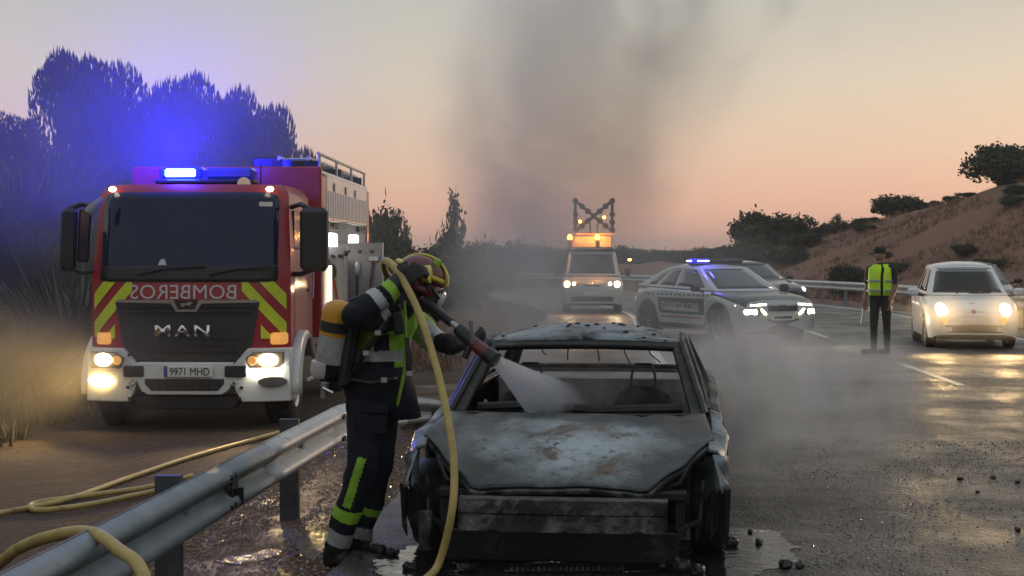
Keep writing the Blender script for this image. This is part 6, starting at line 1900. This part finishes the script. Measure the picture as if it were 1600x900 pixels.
def ofpick(p, n):
    if p.z > 1.52: return 2
    if abs(p.x) > .165 and p.z < 1.17 and p.z > .72: return 2
    if p.z < .13: return 3
    if p.z > .98: return 0
    return 1
skin_body('body', mb, .010, of, [MT['uniform'], MT['trousers'], MT['skin'], MT['boot']], ofpick, 5, .005, 14)
mb = MB(); secs = []
for z, rx__, ry_ in ((.98, .195, .172), (1.08, .198, .175), (1.2, .198, .18), (1.32, .20, .172), (1.42, .205, .135), (1.485, .11, .09)):
    secs.append([(rx__ * math.cos(a), ry_ * math.sin(a), z) for a in np.linspace(R(-58), R(290), 30)])
    if z > 1.3: pass
mb.loft(secs)
vo = mb.build('hi_vis_vest', MT['hivis'], of, 60); solid(vo, .014, 1)
for z in (1.06, 1.22):
    MB().tube([(.212 * math.cos(a), .192 * math.sin(a), z) for a in np.linspace(R(-48), R(288), 30)], .022, 6, flat=1).build('reflective_band', MT['suit_refl'], vo)
mb = MB(); secs = [[(-.022 + .098 * math.cos(a) * k, .1 * math.sin(a) * k, z) for a in np.linspace(0, 2 * math.pi, 24, endpoint=False)] for z, k in ((1.675, 1.0), (1.72, 1.03), (1.755, .98), (1.78, .78), (1.785, .1))]
mb.loft(secs, closed=True, cap=True); co = mb.build('cap', MT['uniform'], of, 40)
MB().box((-.135, -.01, 1.67), (.09, .13, .012), rot=(0, -.25, 0), bev=.005).build('cap_peak', MT['uniform'], co)
MB().tube([(.165 * math.cos(a), .16 * math.sin(a), .97) for a in np.linspace(0, 2 * math.pi, 24)], .022, 8, flat=1).build('belt', MT['boot'], of)
MB().box((.19, -.02, .90), (.06, .09, .17), bev=.02).build('holster', MT['boot'], of)
_h = Matrix.Rotation(R(-38), 3, 'Z') @ Vector((-.265, -.05, 0))
wd = thing('signal_wand', 'pale traffic wand hanging from the officer hand', 'baton', (pO.x + _h.x, pO.y + _h.y, .80))
MB().cyl((0, 0, .08), (-.01, 0, -.04), .018, n=10).build('grip', MT['black'], wd)
MB().cyl((-.01, 0, -.04), (-.05, 0, -.30), .022, .018, 12).build('tube', MT['letter'], wd)
# ------------------------------------------------------------------ smoke, steam, spray and the air
def smoke_mat(name, dens, color, aniso=.2, scale=1.6, lo=.42, hi=.68, cx=(0, 0), cyy=(0, 0), w=(1, 1), stretch=(1, 1, 1), vfade=(0, .15, .8, 1), absorb=None, warp=0.0, wscale=.5):
    m = bpy.data.materials.new(name); m.use_nodes = True
    n, l = m.node_tree.nodes, m.node_tree.links
    n.clear()
    out = n.new('ShaderNodeOutputMaterial'); v = n.new('ShaderNodeVolumePrincipled')
    l.new(v.outputs[0], out.inputs['Volume'])
    v.inputs['Color'].default_value = (*color, 1); v.inputs['Anisotropy'].default_value = aniso
    if absorb: v.inputs['Absorption Color'].default_value = (*absorb, 1)
    tc = n.new('ShaderNodeTexCoord')
    sep = n.new('ShaderNodeSeparateXYZ'); l.new(tc.outputs['Generated'], sep.inputs[0])
    def mth(op, a, b=None, clamp=False):
        k = n.new('ShaderNodeMath'); k.operation = op; k.use_clamp = clamp
        for i, q in enumerate((a, b)):
            if q is None: continue
            if isinstance(q, (int, float)): k.inputs[i].default_value = q
            else: l.new(q, k.inputs[i])
        return k.outputs[0]
    gx = mth('SUBTRACT', mth('MULTIPLY', sep.outputs[0], 2.0), 1.0); gy = mth('SUBTRACT', mth('MULTIPLY', sep.outputs[1], 2.0), 1.0); gz_ = sep.outputs[2]
    wd_ = mth('ADD', mth('MULTIPLY', gz_, w[1] - w[0]), w[0])
    px = mth('DIVIDE', mth('SUBTRACT', gx, mth('ADD', mth('MULTIPLY', gz_, cx[1] - cx[0]), cx[0])), wd_)
    py = mth('DIVIDE', mth('SUBTRACT', gy, mth('ADD', mth('MULTIPLY', gz_, cyy[1] - cyy[0]), cyy[0])), wd_)
    if warp:
        wz = n.new('ShaderNodeTexNoise'); wz.inputs['Scale'].default_value = wscale; wz.inputs['Detail'].default_value = 3; l.new(tc.outputs['Object'], wz.inputs['Vector'])
        ws = n.new('ShaderNodeSeparateColor'); l.new(wz.outputs['Color'], ws.inputs[0])
        px = mth('ADD', px, mth('MULTIPLY', mth('SUBTRACT', ws.outputs[0], .5), warp)); py = mth('ADD', py, mth('MULTIPLY', mth('SUBTRACT', ws.outputs[1], .5), warp))
    r2 = mth('ADD', mth('MULTIPLY', px, px), mth('MULTIPLY', py, py))
    if vfade is None:
        gzz = mth('SUBTRACT', mth('MULTIPLY', gz_, 2.0), 1.0); r2 = mth('ADD', r2, mth('MULTIPLY', gzz, gzz))
    fall = mth('SUBTRACT', 1.0, r2, True)
    fall = mth('MULTIPLY', fall, fall)
    if vfade is not None:
        a = n.new('ShaderNodeMapRange'); a.interpolation_type = 'SMOOTHSTEP'; a.inputs[1].default_value = vfade[0]; a.inputs[2].default_value = vfade[1]; l.new(gz_, a.inputs[0])
        b = n.new('ShaderNodeMapRange'); b.interpolation_type = 'SMOOTHSTEP'; b.inputs[1].default_value = vfade[3]; b.inputs[2].default_value = vfade[2]; l.new(gz_, b.inputs[0])
        fall = mth('MULTIPLY', fall, mth('MULTIPLY', a.outputs[0], b.outputs[0]))
    if scale:
        mp = n.new('ShaderNodeMapping'); mp.inputs['Scale'].default_value = stretch; l.new(tc.outputs['Object'], mp.inputs[0])
        nz = n.new('ShaderNodeTexNoise'); nz.inputs['Scale'].default_value = scale; nz.inputs['Detail'].default_value = 5; nz.inputs['Roughness'].default_value = .58; nz.inputs['Distortion'].default_value = .7
        l.new(mp.outputs[0], nz.inputs['Vector'])
        r = n.new('ShaderNodeMapRange'); r.inputs[1].default_value = lo; r.inputs[2].default_value = hi; l.new(nz.outputs['Fac'], r.inputs[0])
        fall = mth('MULTIPLY', fall, r.outputs[0])
    l.new(mth('MULTIPLY', fall, dens), v.inputs['Density'])
    return m
def cloud(name, label, c, half, mat_, shape='ball', rot=None):
    mb = MB()
    if shape == 'ball': mb.ball((0, 0, 0), half, 20, 12)
    else: mb.lathe([(-half[2], .002), (-half[2], 1), (half[2], 1), (half[2], .002)], (0, 0, 0), 'z', 24); mb.v = [(x * half[0], y * half[1], z) for x, y, z in mb.v]
    o = mb.build(name, mat_, None, 0, c)
    if rot is not None: o.rotation_euler = rot
    return tag(o, label, kind='stuff')
SM = (.62, .60, .70)
cloud('smoke', 'dark mauve smoke column rising behind the burnt car', (.75, 16.5, 3.6), (2.3, 1.6, 3.7), smoke_mat('smoke_column', .55, (.72, .73, .96), .1, .8, .42, .70, cx=(-.34, .0), w=(.26, .70), stretch=(1, 1, .8), vfade=(.02, .14, .7, 1), warp=2.4, wscale=.42), 'drum')
cloud('smoke', 'broad thin smoke veil drifting to the right across the sky', (2.0, 21, 5.0), (5.0, 2.5, 5.0), smoke_mat('smoke_veil', 1.4, (.74, .74, .79), .1, .42, .42, .68, cx=(-.40, .30), w=(.32, .95), stretch=(1, 1, .8), vfade=(.02, .25, .8, 1), warp=1.6, wscale=.25), 'drum')
cloud('steam', 'pale steam drifting low over the road right of the burnt car', (2.15, 12.6, .52), (1.5, 2.6, .68), smoke_mat('steam_low', 3.0, (1.0, .97, .94), .25, 1.7, .47, .66, vfade=None))
cloud('steam', 'steam curling up along the right side of the burnt car', (1.55, 10.2, .7), (.55, 1.6, .75), smoke_mat('steam_curl', 5, (1.0, .97, .94), .25, 2.3, .46, .66, vfade=None))
cloud('smoke', 'thin grey smoke hanging in front of the police car', (1.7, 21.5, 1.0), (3.0, 4.0, 1.6), smoke_mat('smoke_mid', .24, (.80, .80, .86), .2, .7, .36, .68, vfade=None))
cloud('smoke', 'bluish smoke hanging low in front of the support van', (.15, 22, 1.3), (1.5, 4.5, 2.1), smoke_mat('smoke_van', .50, (.95, .95, 1.0), .2, .8, .36, .66, vfade=None))
cloud('smoke', 'added thin smoke spreading the glow of the fire truck blue roof light', (-4.6, 20.3, 3.1), (5.2, 4.0, 3.5), smoke_mat('beacon_bloom_smoke', .085, (.85, .85, .9), .0, .5, .2, .6, vfade=None))  # volume added so the beacon gets its blue bloom
cloud('smoke', 'dusty air lit yellow by the fog lamp of the fire truck', (-5.4, 15.2, .55), (2.6, 2.4, .95), smoke_mat('dust_beam', .18, (.88, .82, .72), .1, 1.2, .25, .65, vfade=None))
cloud('smoke', 'faint added mist giving the small white hatchback headlights their halos', (7.75, 25.6, .62), (1.9, 1.0, .55), smoke_mat('lamp_halo_mist', .17, (.95, .90, .82), .6, .9, .1, .6, vfade=None))  # volume added to spread halos round the hatchback lamps
cloud('steam', 'steam filling the cabin of the burnt car', (.50, 9.9, .80), (.62, .75, .28), smoke_mat('steam_cabin', 2.0, (.92, .9, .92), .2, 3.2, .38, .70, vfade=None))
# water jet
tip, end = W(774, 563, 8.0), W(880, 646, 9.7)
axs = end - tip
Ls = axs.length
m_sp = bpy.data.materials.new('spray_mist'); m_sp.use_nodes = True
n_, l_ = m_sp.node_tree.nodes, m_sp.node_tree.links
n_.clear()
so_ = n_.new('ShaderNodeOutputMaterial'); sv = n_.new('ShaderNodeVolumePrincipled'); l_.new(sv.outputs[0], so_.inputs['Volume'])
sv.inputs['Color'].default_value = (.97, .97, .98, 1); sv.inputs['Anisotropy'].default_value = .3
stc = n_.new('ShaderNodeTexCoord'); ssp = n_.new('ShaderNodeSeparateXYZ'); l_.new(stc.outputs['Object'], ssp.inputs[0])
smr = n_.new('ShaderNodeMapRange'); smr.inputs[1].default_value = 0; smr.inputs[2].default_value = Ls; smr.inputs[3].default_value = 9; smr.inputs[4].default_value = .5
l_.new(ssp.outputs[2], smr.inputs[0])
smp = n_.new('ShaderNodeMapping'); smp.inputs['Scale'].default_value = (9, 9, .8); l_.new(stc.outputs['Object'], smp.inputs[0])
snz = n_.new('ShaderNodeTexNoise'); snz.inputs['Scale'].default_value = 2.5; snz.inputs['Detail'].default_value = 3; l_.new(smp.outputs[0], snz.inputs['Vector'])
snr = n_.new('ShaderNodeMapRange'); snr.inputs[1].default_value = .3; snr.inputs[2].default_value = .7; snr.inputs[3].default_value = .35; snr.inputs[4].default_value = 1.4; l_.new(snz.outputs['Fac'], snr.inputs[0])
sml = n_.new('ShaderNodeMath'); sml.operation = 'MULTIPLY'; l_.new(smr.outputs[0], sml.inputs[0]); l_.new(snr.outputs[0], sml.inputs[1]); l_.new(sml.outputs[0], sv.inputs['Density'])
mb = MB(); mb.lathe([(0, .002), (0, .030), (Ls * .3, .075), (Ls * .65, .135), (Ls, .20), (Ls + .03, .002)], (0, 0, 0), 'z', 24)
jet = mb.build('water_spray', m_sp, None, 0, tip)
jet.rotation_euler = axs.to_track_quat('Z', 'Y').to_euler()
tag(jet, 'white cone of water spray from the nozzle into the car', kind='stuff')
rs_ = np.random.default_rng(4)
nd = 1000
tt = rs_.random(nd) ** .7 * Ls * 1.08; aa = rs_.random(nd) * 6.28; rr_ = np.sqrt(rs_.random(nd)) * (.024 + .11 * tt)
lo_ = np.array(tip)[None]; A_ = np.array(axs.normalized()); U_ = np.cross(A_, [0, 0, 1.]); U_ /= np.linalg.norm(U_); V_ = np.cross(A_, U_)
B_ = lo_ + A_ * tt[:, None] + (U_ * np.cos(aa)[:, None] + V_ * np.sin(aa)[:, None]) * rr_[:, None]
D_ = (B_ - lo_); D_ /= np.linalg.norm(D_, axis=1)[:, None] + 1e-6
E_ = B_ + D_ * rs_.uniform(.008, .035, nd)[:, None]; W_ = np.cross(D_, [0, 1., 0]); W_ /= np.linalg.norm(W_, axis=1)[:, None]
W_ *= rs_.uniform(.0008, .002, nd)[:, None]; X_ = np.cross(D_, W_)
dv = np.stack([B_ - W_, B_ + W_, B_ + X_, E_], 1).reshape(-1, 3)
df = (np.array([(0, 1, 3), (1, 2, 3), (2, 0, 3), (0, 2, 1)])[None] + (np.arange(nd) * 4)[:, None, None]).reshape(-1, 3)
dme = bpy.data.meshes.new('water_drops'); dme.from_pydata(dv.tolist(), [], df.tolist()); dme.materials.append(M('water_drop', (.75, .78, .82), .15, 0, .05))
tag(link_mesh('water_drops', dme), 'bright streaks of water flying from the nozzle into the car', kind='stuff')
# the evening air over the whole place
air = bpy.data.materials.new('evening_haze'); air.use_nodes = True
air.node_tree.nodes.clear()
ao = air.node_tree.nodes.new('ShaderNodeOutputMaterial'); av = air.node_tree.nodes.new('ShaderNodeVolumePrincipled')
av.inputs['Color'].default_value = (.80, .78, .82, 1); av.inputs['Density'].default_value = .0008; av.inputs['Anisotropy'].default_value = .2
air.node_tree.links.new(av.outputs[0], ao.inputs['Volume'])
zlo = min(v[2] for v in gv) - 1.0
hz = MB().box((100, 700, (zlo + 16) / 2), (3000, 2100, 16 - zlo)).build('haze', air, None, 0)
tag(hz, 'thin evening haze over the whole road and its slopes', kind='stuff')
